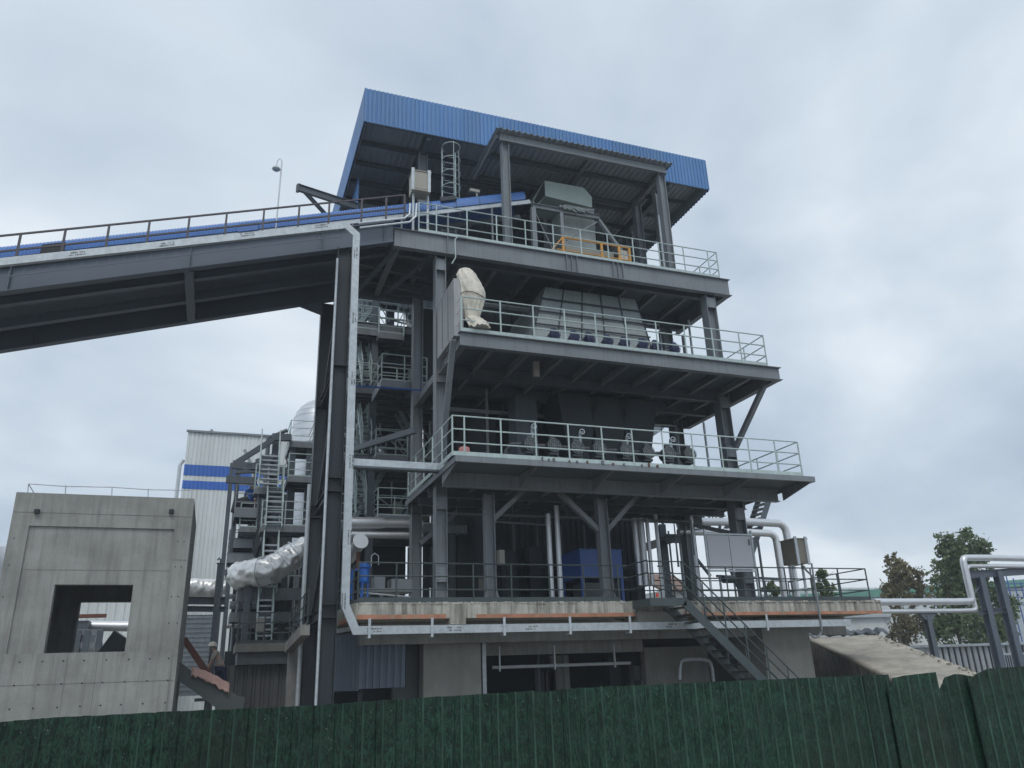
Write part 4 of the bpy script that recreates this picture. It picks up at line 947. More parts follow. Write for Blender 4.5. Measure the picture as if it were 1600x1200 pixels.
SA = thing('access_tower', (2.5, 36, 0), 'grey steel access tower with mint railed landings and steep stairs beside the silver vessel', 'stair tower')
AY = 35.0
def landing(pxl, pxr, py, Y, dep, m1=MINT, th=.19, rails=True, T_=SA, h=1.1, edge=None):
    A = K(pxl, py, Y=Y); B = K(pxr, py, Y=Y); z = A.z
    MB().box(A.x, B.x, Y, Y+dep, z-.05, z).build('landing_plate', STEEL_D, T_)
    a = MB().box(A.x-.01, B.x+.01, Y-.02, Y, z-th, z+.08).box(A.x-.02, A.x, Y, Y+dep, z-th, z+.08).box(B.x, B.x+.02, Y, Y+dep, z-th, z+.08)
    a.build('landing_edge', edge or STEEL, T_)
    for k in range(3): yy = Y+dep*(k+.5)/3; MB().box(A.x, B.x, yy-.04, yy+.04, z-.2, z-.055).build('landing_joist', STEEL_D, T_)
    if rails:
        n = max(1, round((B.x-A.x)/1.0))
        railing(T_, [(A.x, Y+dep, z), (A.x, Y, z), (B.x, Y, z), (B.x, Y+dep, z)], [(A.x+(B.x-A.x)*i/n, Y, z) for i in range(n+1)], m1, h, toe=.12, r=.02)
    return A, B
def flight(pxl, pxr, pyt, pyb, Ya, Yb, m1=MINT, T_=SA, hand=True):
    """stair rising away from the viewer: foot at Ya, head at Yb"""
    A = K(pxl, pyb, Y=Ya); B = K(pxr, pyb, Y=Ya); z1 = K(pxl, pyt, Y=Yb).z
    for x in (A.x, B.x): MB().bar((x, Ya, A.z), (x, Yb, z1), .04, .2).build('stringer', m1, T_)
    n = max(3, round((z1-A.z)/.24))
    for i in range(1, n): t_ = i/n; MB().box(A.x+.02, B.x-.02, Ya+(Yb-Ya)*t_-.1, Ya+(Yb-Ya)*t_+.1, A.z+(z1-A.z)*t_-.06, A.z+(z1-A.z)*t_).build('tread', GALV if T_ is SA else STEEL, T_)
    if hand:
        for x in (A.x, B.x):
            a = MB(); a.tube([(x, Ya, A.z+1), (x, Yb, z1+1)], .025, 6).tube([(x, Ya, A.z+.5), (x, Yb, z1+.5)], .018, 6)
            for t_ in (0, .33, .66, 1): a.tube([(x, Ya+(Yb-Ya)*t_, A.z+(z1-A.z)*t_), (x, Ya+(Yb-Ya)*t_, A.z+(z1-A.z)*t_+1)], .022, 6)
            a.build('handrail', m1, T_)
landing(453, 490, 692, AY+1, 2.4)
landing(450, 487, 746, AY, 2.4)
landing(408, 480, 823, AY-1, 1.6)
landing(367, 402, 797, AY, 2.5, m1=STEEL, th=.3)
landing(366, 395, 845, AY+1, 2.5, m1=STEEL_D, th=.3)
landing(356, 396, 868, AY+1, 2.5, m1=STEEL_D, th=.3)
flight(415, 440, 760, 823, AY-1.2, AY-.2)
flight(404, 434, 704, 762, AY-.9, AY+.1)
flight(408, 432, 842, 925, AY-1.9, AY-.6)
landing(398, 440, 764, AY-.2, 1.0, th=.2)
landing(374, 400, 826, AY+.2, 1.5, th=.14)
for px0, py0, px1, py1, w_ in ((368, 724, 427, 687, .22), (363, 726, 455, 738, .34), (425, 683, 455, 684, .3), (353, 749, 402, 752, .3), (366, 738, 405, 736, .14), (400, 722, 430, 712, .2), (384, 731, 425, 716, .16)):
    MB().bar(K(px0, py0, Y=AY+.8), K(px1, py1, Y=AY+.8), .25, w_).build('beam', STEEL if w_ > .4 else STEEL_D, SA)
for px, py0, w_ in ((433, 680, .36), (425, 712, .3), (458, 700, .26), (485, 690, .26)):
    A = K(px, py0, Y=AY+1.3); MB().box(A.x-w_/2, A.x+w_/2, AY+1.2, AY+1.5, 0, A.z).build('column', STEEL_D, SA)
for px, py0 in ((363, 724), (392, 900), (372, 740), (474, 880)):
    A = K(px, py0, Y=AY+1.8); MB().box(A.x-.09, A.x+.09, AY+1.7, AY+1.9, 0, A.z).build('column', STEEL_D, SA)
# more decks lower down
landing(372, 470, 922, AY-1, 2.2, m1=STEEL_D, th=.4, rails=False)
landing(360, 478, 960, AY, 3, m1=STEEL_D, th=.3, rails=False)
railing(SA, [K(392, 912, Y=AY-1), K(474, 913, Y=AY-1)], [K(px, 912, Y=AY-1) for px in (392, 410, 430, 450, 474)], MINT, 1.0, toe=0)
for i in range(12):
    rr_ = random.Random(i*5+1); x = K(rr_.uniform(365, 470), 950, Y=AY+2.5).x; z0_ = rr_.uniform(1, 9)
    MB().tube([(x, AY+2.6, z0_), (x, AY+2.6, z0_+rr_.uniform(1.2, 4)), (x+rr_.uniform(-1, 1), AY+2.6, z0_+4.3)], rr_.uniform(.04, .12), 8).build('service_pipe', (GALV, STEEL_D, SILVERS)[i % 3], SA)
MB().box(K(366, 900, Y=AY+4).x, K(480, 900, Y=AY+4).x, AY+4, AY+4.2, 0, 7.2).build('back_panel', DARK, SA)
# mint ladder stair lower, with beige panel
flight(400, 424, 928, 1002, AY-2.5, AY-1.4)
o = MB().box(K(403, 945, Y=AY-2.7).x, K(417, 945, Y=AY-2.7).x, AY-2.75, AY-2.7, K(403, 987, Y=AY-2.7).z, K(403, 966, Y=AY-2.7).z).build('instrument_panel', BEIGE); tag(o, 'beige panel in front of the lower mint stair', 'panel')
# large silver duct elbow
D_ = thing('silver_duct', K(420, 890, Y=33), 'bulging crumpled silver duct curving up to the trestle', 'duct')
pts = [K(380, 902, Y=36.5), K(374, 900, Y=35), K(382, 897, Y=33.6), K(404, 894, Y=33), K(420, 892, Y=32.8), K(436, 884, Y=32.8), K(452, 873, Y=32.8), K(468, 863, Y=32.8), K(482, 858, Y=32.9), K(500, 856, Y=33.5)]
# smooth path
def smooth(pts, it=2):
    for _ in range(it):
        q_ = [pts[0]]
        for p0_, p1_ in zip(pts[:-1], pts[1:]): q_ += [p0_*.75+p1_*.25, p0_*.25+p1_*.75]
        q_.append(pts[-1]); pts = q_
    return pts
pts = smooth(pts, 3)
o = MB().tube(pts, .52, 44).build('duct_shell', SILVER, D_, True)
dm = o.modifiers.new('dents', 'DISPLACE'); tx2 = bpy.data.textures.new('dents', 'CLOUDS'); tx2.noise_scale = .34; tx2.noise_depth = 2; tx2.intensity = 1; dm.texture = tx2; dm.strength = .3; dm.texture_coords = 'GLOBAL'
a = MB()
for i in (30, 38, 47, 56): 
    if i < len(pts)-1: a.tube([pts[i], pts[i]+(pts[i+1]-pts[i]).normalized()*.03], .6, 28)
a.build('duct_band', SILVERS, D_)
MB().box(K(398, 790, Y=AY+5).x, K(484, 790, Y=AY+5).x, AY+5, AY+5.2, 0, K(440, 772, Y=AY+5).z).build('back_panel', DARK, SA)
A = K(388, 915, Y=33.6); MB().box(A.x-.12, A.x+.12, 33.4, 33.7, 0, A.z).build('stand', STEEL_D, D_)
o = MB().tube(smooth([K(286, 920, Y=38), K(305, 918, Y=38), K(325, 920, Y=38), K(352, 921, Y=38)], 4), .42, 30).build('silver_duct', SILVER, None, True)
dm = o.modifiers.new('dents', 'DISPLACE'); dm.texture = tx2; dm.strength = .16; dm.texture_coords = 'GLOBAL'
tag(o, 'crumpled silver duct just right of the concrete house', 'duct')
# dark post with hook, cross beams, louvres
Pp = thing('crane_post', K(344, 1100, Y=30), 'dark steel post with a hook on top between house and duct', 'post')
A = K(344.5, 881, Y=30); MB().ibeam((A.x, 30, 0), (A.x, 30, A.z), .2, .2, up=(0,1,0)).box(A.x-.13, A.x+.13, 29.87, 30.13, A.z, A.z+.02).build('shaft', STEEL_D, Pp)
MB().tube([(A.x, 30, A.z), (A.x, 30, A.z+.14), (A.x-.06, 30, A.z+.2), (A.x-.11, 30, A.z+.13)], .03, 6).build('hook', STEEL_D, Pp)
for y0_, w_ in ((938, .24), (951, .18)):
    p, q_ = K(270, y0_, Y=30.3), K(352, y0_+1, Y=30.3); MB().ibeam(p, q_, .2, w_).build('cross_arm', STEEL_D, Pp)
lo = thing('louvre_panel', K(308, 1050, Y=33), 'bright horizontally ribbed metal panel right of the concrete house', 'panel')
A, B = K(284, 961, Y=33), K(328, 1050, Y=33)
MB().corr((A.x, 33, B.z-.8), (0,0,1), (1,0,0), A.z-B.z+.8, B.x-A.x, .17, .05).build('sheet', GALV, lo)
o = MB().bar(K(287, 998, Y=28.6), K(331, 1062, Y=28.6), .16, .2).build('brown_beam', BROWNB); tag(o, 'slanting rust brown beam behind the worker', 'beam')
# green trough conveyor with pink cloth
trh = MB().prism([K(276, 1030, Y=26.3), K(308, 1055, Y=26.3), K(352, 1075, Y=26.3), K(384, 1094, Y=26.3), K(376, 1112, Y=26.3), K(345, 1112, Y=26.3), K(300, 1078, Y=26.3), K(276, 1062, Y=26.3)], (0, .9, 0)).build('scrap_trough', FRAMEG)
tag(trh, 'grey green inclined steel trough beside the concrete house', 'trough')
a = MB(); tp = smooth([K(299, 1050, Y=26.35), K(316, 1055, Y=26.35), K(334, 1063, Y=26.35), K(357, 1076, Y=26.35)], 2); nn_ = len(tp); W_ = 27
for i, p in enumerate(tp):
    for j in range(W_):
        v = j/(W_-1); dy = -.22+v*1.1; drop = max(0, -.06-dy)*2.2
        f_ = .05*math.sin(v*26+i*.22+3*noise.noise(Vector((i*.2, v*2, 0))))+.05*(1-2*abs(noise.noise(Vector((i*.5, v*6, 4)))))-.03
        a.v.append(Vector((p.x+.03*noise.noise(Vector((i*.9, v*5, 9))), 26.3+dy*.6, p.z+.07-drop*.6+f_)))
for i in range(nn_-1):
    for j in range(W_-1): a.f.append((i*W_+j, (i+1)*W_+j, (i+1)*W_+j+1, i*W_+j+1)); a.mi.append(0)
o = a.build('cloth', PINKC, None, True); so_ = o.modifiers.new('s', 'SOLIDIFY'); so_.thickness = .03
tag(o, 'crumpled pink cloth draped over the green trough', 'cloth')
# low corrugated wall, concrete platform and pillar left of the trestle
LW = thing('sheet_wall', K(400, 1100, Y=31), 'grey ribbed sheet wall below a small concrete platform', 'wall')
A, B = K(346, 1040, Y=31), K(449, 1040, Y=31); MB().corr((A.x, 31, .35), (1,0,0), (0,0,1), B.x-A.x, A.z-.35, .3, -.05).build('sheet', mat('dull_ribbed_sheet', (.13,.135,.135), .6, var=.15, streak=.5), LW)
A, B = K(368, 1006, Y=30.5), K(452, 1006, Y=30.5); MB().box(A.x, B.x, 30.4, 33, A.z-.28, A.z).build('platform', CONCL, LW)
MB().box(A.x+.1, B.x, 30.6, 33, A.z-.7, A.z-.28).build('platform_beam', STEEL_D, LW)
railing(LW, [(A.x+.05, 33, A.z), (A.x+.05, 30.5, A.z), (B.x, 30.5, A.z)], along((A.x+.05, 30.5, A.z), (B.x, 30.5, A.z), .9), DRAIL, 1.05, toe=.1)
A = K(452, 1012, Y=28); MB().box(A.x, A.x+.3, 28, 28.4, 0, A.z).build('pillar', CONC, LW)
MB().bar((A.x, 28.2, A.z), (TX-.4, 24.5, A.z+.35), .25, .3).build('edge_beam', CONC, LW)
railing(LW, [(A.x, 28.2, A.z+.15), (TX-.35, 24.5, A.z+.5)], along((A.x, 28.2, A.z+.15), (TX-.35, 24.5, A.z+.5), 1.0), DRAIL, 1.0, toe=.1)
MB().box(K(345, 1090, Y=34).x, 3.4, 34, 34.2, 0, 3.0).build('back_panel', DARK, LW)

# ================================================================== STAIR TOWER between trestle and tower
S2 = thing('rear_stair_tower', (6, 30, 0), 'layered grey stair tower with mint railings behind the trestle', 'stair tower')
RY = 30.0
wl, wr = K(552, 700, Y=34).x, K(636, 700, Y=34).x
a = MB()
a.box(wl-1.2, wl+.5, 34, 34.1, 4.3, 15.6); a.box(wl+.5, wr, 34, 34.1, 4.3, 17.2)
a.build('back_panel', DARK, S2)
for z in (7.3, 9.9, 12.6, 15.5, 18.4):
    MB().box(wl-1, 9.0, 29.5, 34, z-.03, z).build('deck_plate', STEEL_D, S2)
    for k in range(6): y = 29.6+k*.8; MB().box(wl-1, 9.0, y-.04, y+.04, z-.2, z-.035).build('deck_joist', STEEL, S2)
    MB().ibeam((wl-1, 29.45, z-.15), (9.0, 29.45, z-.15), .12, .32).build('deck_edge', STEEL, S2)
for x in (5.2, 8.4):
    for y in (29.6, 33.6): MB().ibeam((x, y, 0), (x, y, 18.4), .26, .26, up=(0,1,0)).build('column', STEEL_D, S2)
def side_flight(pxa, pya, pxb, pyb, Y, wd=.8, m1=MINT, T_=S2):
    A, B = K(pxa, pya, Y=Y), K(pxb, pyb, Y=Y)
    for y in (Y, Y+wd): MB().bar((A.x, y, A.z), (B.x, y, B.z), .03, .2).build('stringer', m1, T_)
    n = max(4, round(abs(A.z-B.z)/.22))
    for i in range(1, n): p = A.lerp(B, i/n); MB().box(p.x-.12, p.x+.12, Y+.02, Y+wd-.02, p.z-.03, p.z).build('tread', STEEL, T_)
    for y in (Y, Y+wd):
        a = MB().tube([(A.x, y, A.z+1), (B.x, y, B.z+1)], .024, 6).tube([(A.x, y, A.z+.5), (B.x, y, B.z+.5)], .018, 6)
        for t_ in (0, .25, .5, .75, 1): p = A.lerp(B, t_); a.tube([(p.x, y, p.z), (p.x, y, p.z+1)], .02, 6)
        a.build('handrail', m1, T_)
for (a0, b0, c0, d0) in ((556, 548, 586, 612), (586, 645, 556, 705), (556, 752, 584, 806), (590, 470, 556, 512)):
    side_flight(a0, b0, c0, d0, 30.6)
landing(596, 667, 596, 26.6, 1.8, T_=S2); landing(587, 637, 713, 28.6, 1.5, T_=S2); landing(592, 631, 521, 29, 1.5, T_=S2)
landing(590, 650, 808, 28.4, 1.3, T_=S2); landing(552, 592, 514, 29.2, 1.4, T_=S2); landing(552, 590, 606, 28.9, 1.4, T_=S2)
flight(566, 580, 545, 600, 29.4, 30.8, T_=S2); flight(566, 580, 640, 706, 29.2, 30.6, T_=S2); flight(556, 572, 742, 803, 29.2, 30.4, T_=S2)
MB().bar(K(551, 702, Y=28), K(650, 672, Y=24), .14, .2).build('diagonal_beam', STEEL_D, S2)
MB().bar(K(668, 610, Y=26), K(600, 625, Y=29), .1, .16).build('diagonal_beam', STEEL_D, S2)
# bright siding slivers behind the columns
WS = thing('rear_siding', (9, 36.5, 0), 'strips of pale ribbed siding glimpsed between the tower columns', 'siding')
for px0, px1, py0, py1 in ((634, 652, 470, 600), (637, 651, 633, 730), (625, 642, 750, 812), (636, 648, 855, 916), (665, 679, 836, 918), (610, 617, 868, 915), (705, 782, 640, 692), (668, 676, 470, 560)):
    A, B = K(px0, py1, Y=36), K(px1, py0, Y=36)
    MB().corr((A.x, 36, A.z), (1,0,0), (0,0,1), B.x-A.x, B.z-A.z, .25, -.05).build('siding_strip', SIDING, WS)
MB().box(K(737, 800, Y=33).x, 9.3, 33, 33.1, SLZ, 8).build('back_panel', DARK, S2)
MB().box(K(640, 800, Y=34).x, K(714, 800, Y=34).x, 34.3, 34.4, SLZ, 5.0).build('back_panel', DARK, S2)
# silver pipes left of the main column
o = MB().tube([K(548, 817, Y=27.5), K(592, 817, Y=27.5), K(603, 818, Y=27.5), K(660, 819, Y=27.5)], [.21, .21, .15, .15], 16).build('insulated_pipe', SILVERS, None, True)
tag(o, 'thick silver pipe with a reducer crossing behind the vertical cable tray', 'pipe')
o = MB().tube([K(540, 835, Y=27.5), K(660, 837, Y=27.5)], .12, 14).build('insulated_pipe', SILVERS, None, True)
tag(o, 'thinner silver pipe just below the reducer pipe', 'pipe')
el = thing('capped_pipe', K(558, 850, Y=25), 'silver pipe stub with a round bolted end cap above the blue filter tank', 'pipe')
MB().tube([K(546, 872, Y=26.2), K(562, 848, Y=25)], .2, 18).build('pipe_shell', SILVERS, el, True)
p = K(563, 846, Y=24.98); d_ = (p-K(546, 872, Y=26.2)).normalized(); MB().tube([p, p+d_*.04], .25, 18).build('end_cap', SILVERS, el)
MB().tube([p+Vector((0,.3,0)), p+Vector((.0,.3,-.9))], .07, 8).build('pipe_stand', BROWNB, el)
pz_ = K(600, 603, Y=26).z; o = MB().tube([K(556, 603, Y=26), K(675, 611, Y=26)], .03, 6).build('blue_hose', MBLUE); tag(o, 'thin dark blue pipe running under the mint railed landing', 'pipe')
# blue filter tank
t = thing('filter_tank', (K(569, 910, Y=24).x, 24, SLZ), 'bright blue upright filter tank at the left slab corner', 'tank')
x = K(569, 900, Y=24).x; zt_ = K(569, 880, Y=24).z; zb_ = K(569, 909, Y=24).z
MB().tube([(x, 24, zb_-.05), (x, 24, zb_), (x, 24, zt_-.08), (x, 24, zt_)], [.1, .15, .15, .12], 18).build('shell', TBLUE, t, True)
MB().tube([(x, 24, zt_-.14), (x, 24, zt_-.08)], .2, 18).build('flange', TBLUE, t)
a = MB()
for k in range(3): an = k*2.1; a.box(x+.12*math.cos(an)-.02, x+.12*math.cos(an)+.02, 24+.12*math.sin(an)-.02, 24+.12*math.sin(an)+.02, SLZ, zb_)
a.build('leg', TBLUE, t)
MB().tube([(x-.15, 24.1, zt_-.2), (x-.32, 24.1, zt_-.2), (x-.32, 24.1, SLZ+.3)], .06, 8).build('inlet', TBLUE, t, True)
MB().tube([(x+.2, 24, zt_-.1), (x+.2, 24, zt_+.22), (x+.3, 24, zt_+.3), (x+.42, 24, zt_+.22), (x+.42, 24, zt_-.05)], .014, 6).build('vent_loop', GALV, t, True)
o = MB().box(K(585, 900, Y=24.5).x, K(602, 900, Y=24.5).x, 24.5, 25, K(590, 919, Y=24.5).z, K(590, 901, Y=24.5).z).build('pump_box', STEEL)
tag(o, 'grey square box beside the blue filter tank', 'box')
sk = thing('pump_skid', (5, 24.6, SLZ), 'grey pump skid with a long beam behind the left slab railing', 'skid')
A, B = K(568, 919, Y=24.4), K(645, 921, Y=24.4)
MB().box(A.x, B.x, 24.4, 25.2, A.z-.1, A.z).build('skid_frame', STEEL, sk)
MB().box(K(612, 910, Y=24.4).x, B.x, 24.45, 25.1, A.z, K(620, 904, Y=24.4).z).build('pump_body', STEEL, sk)
MB().tube([K(565, 926, Y=24.2), K(640, 933, Y=24.2)], .03, 6).build('steel_bar', GALV, sk)
for px in (572, 596, 622, 642): x = K(px, 925, Y=24.5).x; MB().box(x-.05, x+.05, 24.5, 24.6, SLZ, A.z-.1).build('leg', STEEL, sk)
# interior of the slab level
def plate(name, pxl, pyt, pxr, pyb, Y, dep, m_, label, cat):
    A, B = K(pxl, pyt, Y=Y), K(pxr, pyb, Y=Y); o = MB().box(A.x, B.x, Y, Y+dep, B.z, A.z).build(name, m_); return tag(o, label, cat)
plate('sign_plate', 748, 904, 761, 923, 26.5, .03, BEIGED, 'square khaki plate on the dark wall behind the slab railing', 'sign')
plate('junction_box', 780, 859, 789, 882, 23.4, .25, BEIGE, 'pale grey junction box beside the left short column', 'junction box')
for i, (x0_, y0_, x1_, y1_, lab) in enumerate(((853, 803, 863, 932, 'left of two slanting-looking silver upright pipes behind the slab railing'), (867, 790, 877, 932, 'right of two silver upright pipes behind the slab railing'))):
    B = K(x1_-.5, y1_, Y=23.8); zt_ = K(x0_, y0_, Y=23.8).z; A = K(x0_+1, y0_, Y=23.8)
    o = MB().tube([(B.x, 23.8, SLZ), (B.x, 23.8, zt_)], .085, 14).build('steel_pipe', SILVERS, None, True); tag(o, lab, 'pipe')
o = MB().tube([K(755, 814, Y=26), K(852, 820, Y=26)], .03, 6).build('thin_pipe', GALV); tag(o, 'thin horizontal pipe high on the dark wall above the slab', 'pipe')
Bm = thing('blue_machine', K(940, 930, Y=24.5), 'large cobalt blue boxed machine on a frame behind the slab railing', 'machine')
A, B = K(912, 859, Y=24.3), K(974, 902, Y=24.3)
MB().box(A.x-.15, B.x, 24.3, 26.0, B.z, A.z).build('housing', MBLUE, Bm)
MB().box(A.x-.2, B.x+.04, 24.26, 26.05, A.z, A.z+.03).build('lid', MBLUE, Bm)
MB().box((A.x+B.x)/2-.01, (A.x+B.x)/2+.01, 24.285, 24.3, B.z, A.z).build('door_seam', DARKER, Bm)
for x in (A.x-.1, B.x-.05):
    for y in (24.35, 25.9): MB().box(x-.05, x+.05, y-.05, y+.05, SLZ, B.z).build('leg', MBLUE, Bm)
MB().box(A.x+.1, B.x-.1, 24.6, 25.6, SLZ+.1, B.z-.15).build('gearbox', MOTG, Bm)
for px in (931, 965): q_ = K(px, 930, Y=24.2); MB().tube([(q_.x+.22*math.cos(R(k)), 24.2, SLZ+.05+.22*math.sin(R(k))) for k in range(0, 181, 20)], .04, 6).build('hose', GALV, Bm, True)
for (px, w_) in ((1000, .2), (1010, .24), (1020, .14)):
    A = K(px, 915, Y=25); zt_ = K(px, 836, Y=25).z
    o = MB().tube([(A.x, 25, A.z), (A.x, 25, zt_+.6)], w_/2, 12).build('clad_pipe', SILVERS, None, True)
    tag(o, {1000: 'left', 1010: 'widest, middle', 1020: 'right'}[px]+' of three short silver clad pipes left of the stair landing', 'pipe')
for i in range(10):
    px = 800+i*19; A = K(px, 900, Y=26.3); rr_ = random.Random(i)
    if i % 2 == 0: MB().box(A.x, A.x+.4, 26.9, 27.4, SLZ, A.z+rr_.uniform(-.5, 1.2)).build('wall_equipment', DARK, bo)
    else: MB().tube([(A.x, 27.2, SLZ), (A.x, 27.2, 7.0)], .06, 8).build('wall_pipe', STEEL_D, bo)

# ================================================================== RIGHT SIDE
for pts, r_, lab in (([(1060, 815), (1214, 816), (1226, 823), (1230, 838), (1243, 1016), (1240, 1026), (1228, 1030)], .155, 'upper of the two silver clad pipes that turn down behind the beige cabinet'),
                     ([(1060, 831), (1200, 832), (1211, 838), (1214, 850), (1226, 1000)], .14, 'lower of the two silver clad pipes that turn down behind the beige cabinet')):
    P_ = [K(x, y, Y=26.6 if r_ > .15 else 26.2) for x, y in pts]
    P_[-2].x = P_[-2].x if len(P_) > 5 else P_[-2].x
    for k in range(3, len(P_)-(2 if r_ > .15 else 0)): P_[k].x = P_[3].x
    o = MB().tube(smooth(P_, 1), r_, 14).build('insulated_pipe', SILVERS, None, True); tag(o, lab, 'pipe')
for (pts, r_, lab) in (([(1062, 790), (1064, 815), (1070, 828), (1082, 833)], .26, 'fat silver elbow pipe hanging left of the white board'), ([(1073, 780), (1076, 808), (1084, 820)], .2, 'second silver elbow pipe beside the fat one')):
    o = MB().tube(smooth([K(x, y, Y=28) for x, y in pts], 2), r_, 16).build('elbow_pipe', SILVERS, None, True); tag(o, lab, 'pipe')
for px, lab in ((1091, 'silver upright pipe left of the white board'), (1034, 'pale upright pipe at the stair head')):
    A = K(px+2, 930, Y=24.8); o = MB().tube([(A.x, 24.8, SLZ), (A.x, 24.8, 7.2)], .07, 10).build('steel_pipe', SILVERS, None, True); tag(o, lab, 'pipe')
rb = thing('braced_scaffold', (17, 27, SLZ), 'dark braced steel frame and landing behind the white board', 'frame')
for x0_, y0_, x1_, y1_, w_ in ((1068, 785, 1110, 822, .2), (1098, 803, 1150, 783, .25), (1150, 800, 1120, 850, .16), (1128, 790, 1122, 850, .07), (1148, 790, 1140, 850, .07), (1130, 862, 1160, 930, .14), (1070, 850, 1110, 900, .08), (1120, 900, 1220, 905, .09), (1035, 850, 1078, 828, .12)):
    MB().bar(K(x0_, y0_, Y=27.2), K(x1_, y1_, Y=27.2), .12, w_).build('brace', STEEL_D, rb)
A, B = K(1040, 838, Y=27), K(1078, 838, Y=27); MB().box(A.x, B.x, 27, 30.5, A.z-.03, A.z).box(A.x, B.x, 27, 27.05, A.z-.25, A.z+.1).build('landing', STEEL, rb)
for px in (1080, 1040): A2 = K(px, 900, Y=28); MB().ibeam((A2.x, 28, SLZ), (A2.x, 28, 7.3), .3, .3, up=(0,1,0)).build('column', STEEL_D, rb)
# open tread stair at the right below deck three
A, B = K(1204, 770, Y=26.9), K(1170, 880, Y=26.9)
st2 = thing('deck_stair', B, 'steep open tread stair rising behind the right tower column', 'stair')
for y in (26.9, 27.7): MB().bar(A+Vector((.2, y-26.9, .3)), B+Vector((0, y-26.9, 0)), .03, .24).build('stringer', STEEL_D, st2)
for i in range(14): p = A.lerp(B, i/14); MB().box(p.x-.16, p.x+.12, 26.93, 27.68, p.z-.04, p.z).build('tread', STEEL, st2)
p = K(1113, 803, Y=28); o = MB().tube([(p.x+.22*math.cos(R(k)), 28, p.z+.22*math.sin(R(k))) for k in range(0, 361, 24)], .025, 6).tube([(p.x, 28, p.z-.5), (p.x, 28, p.z+.22)], .03, 6).tube([(p.x-.2, 28, p.z), (p.x+.2, 28, p.z)], .015, 5).build('handwheel', STEEL_D)
tag(o, 'dark handwheel standing above the silver pipes right of the elbows', 'handwheel')
p = K(1128, 806, Y=28); o = MB().tube([(p.x, 28, p.z-.3), (p.x, 28, p.z+.12)], .04, 6).tube([(p.x-.14, 28, p.z+.12), (p.x+.14, 28, p.z+.16)], .03, 6).build('wind_vane', STEEL_D); tag(o, 'small dark anemometer on the silver pipes', 'anemometer')
A, B = K(1130, 905, Y=24.5), K(1162, 930, Y=24.5)
pt = thing('pump_set', A, 'small motor pump set on the slab under the white board', 'pump')
MB().tube([A, K(1160, 905, Y=24.5)], .14, 12).build('motor_body', MOTG, pt, True); MB().box(A.x, B.x, 24.3, 24.8, SLZ, SLZ+.2).build('base_frame', GALV, pt)
# red-brown roof behind
A, B = K(1036, 905, Y=45), K(1066, 905, Y=45)
hb = thing('tiled_house', A, 'small house with a brown tiled roof glimpsed behind the stair head', 'house')
MB().box(A.x, B.x+1, 45, 50, 0, K(1040, 922, Y=45).z).build('wall', SIDING, hb)
MB().prism([(A.x-.3, 44.6, K(1040, 922, Y=45).z), (B.x+1, 44.6, K(1040, 922, Y=45).z), (B.x+1, 48, K(1040, 903, Y=45).z+.6), (A.x-.3, 48, K(1040, 903, Y=45).z+.6)], (0, .1, -.15)).build('roof', TILEB, hb)

# ramp
R0, R1 = K(1262, 997, Y=28), K(1418, 1072, Y=19)
Q0 = K(1372, 992, Z=R0.z)
nrm = (R1-R0).cross(Q0-R0).normalized(); rd_ = K(1535, 1054, Y=20)-EYE; Q1 = EYE+rd_*(nrm.dot(R0-EYE)/nrm.dot(rd_))
R2 = R1+(R1-R0)*.25; Q2 = Q1+(Q1-Q0)*.25
rp_ = thing('concrete_ramp', (22, 24, 0), 'old concrete ramp sloping down to the right with a dark streaked side', 'ramp')
a = MB(); dv_ = Vector((0,0,.12)); NU, NV = 26, 12; vs = []
for i in range(NU+1):
    for j in range(NV+1):
        p = R0.lerp(R2, i/NU).lerp(Q0.lerp(Q2, i/NU), j/NV); edge_ = .05*noise.noise(Vector((i*.9, 3, j))) if j in (0, NV) else 0
        vs.append(p+Vector((edge_, edge_, .025*noise.noise(Vector((p.x*1.3, p.y*1.3, 0))))))
a.add(vs, [(i*(NV+1)+j, (i+1)*(NV+1)+j, (i+1)*(NV+1)+j+1, i*(NV+1)+j+1) for i in range(NU) for j in range(NV)])
o = a.build('ramp_deck', RAMPT, rp_, True); so_ = o.modifiers.new('s', 'SOLIDIFY'); so_.thickness = .14; so_.offset = -1
a = MB(); bk = R0+(R0-R1).normalized()*0+Vector((-2.2, .6, 0))
for p, q_ in ((R0, R2),):
    a.add([Vector((p.x, p.y, 0)), Vector((q_.x, q_.y, 0)), q_-dv_, p-dv_, Vector((p.x+.3, p.y, 0)), Vector((q_.x+.3, q_.y, 0)), q_-dv_+Vector((.3,0,0)), p-dv_+Vector((.3,0,0))], [(0,1,2,3),(4,7,6,5),(0,4,5,1),(1,5,6,2),(2,6,7,3),(3,7,4,0)])
a.add([Vector((bk.x, bk.y, 0)), Vector((R0.x-.01, R0.y, 0)), R0-dv_-Vector((.01,0,0)), Vector((bk.x, bk.y, R0.z-.3)), Vector((bk.x, bk.y+.3, 0)), Vector((R0.x-.01, R0.y+.3, 0)), R0-dv_+Vector((-.01,.3,0)), Vector((bk.x, bk.y+.3, R0.z-.3))], [(0,1,2,3),(4,7,6,5),(0,4,5,1),(1,5,6,2),(2,6,7,3),(3,7,4,0)])
a.build('ramp_wall', OLDC, rp_)
random.seed(11)
a = MB()
for k in range(60):
    t_ = random.random(); p = Q0.lerp(Q2, t_)+Vector((random.uniform(-.35, -.03), random.uniform(-.1, .1), .0)); s_ = random.uniform(.012, .04); a.box(p.x-s_, p.x+s_, p.y-s_, p.y+s_, p.z-.02, p.z+s_*.8)
tag(a.build('rubble', RAMPT), 'strip of crumbled grit along the far edge of the ramp', 'rubble', kind='stuff')
a = MB(); n_ = 14
ta, tb = K(1296, 996, Y=28.3), K(1376, 993, Y=26.8)
vs = []
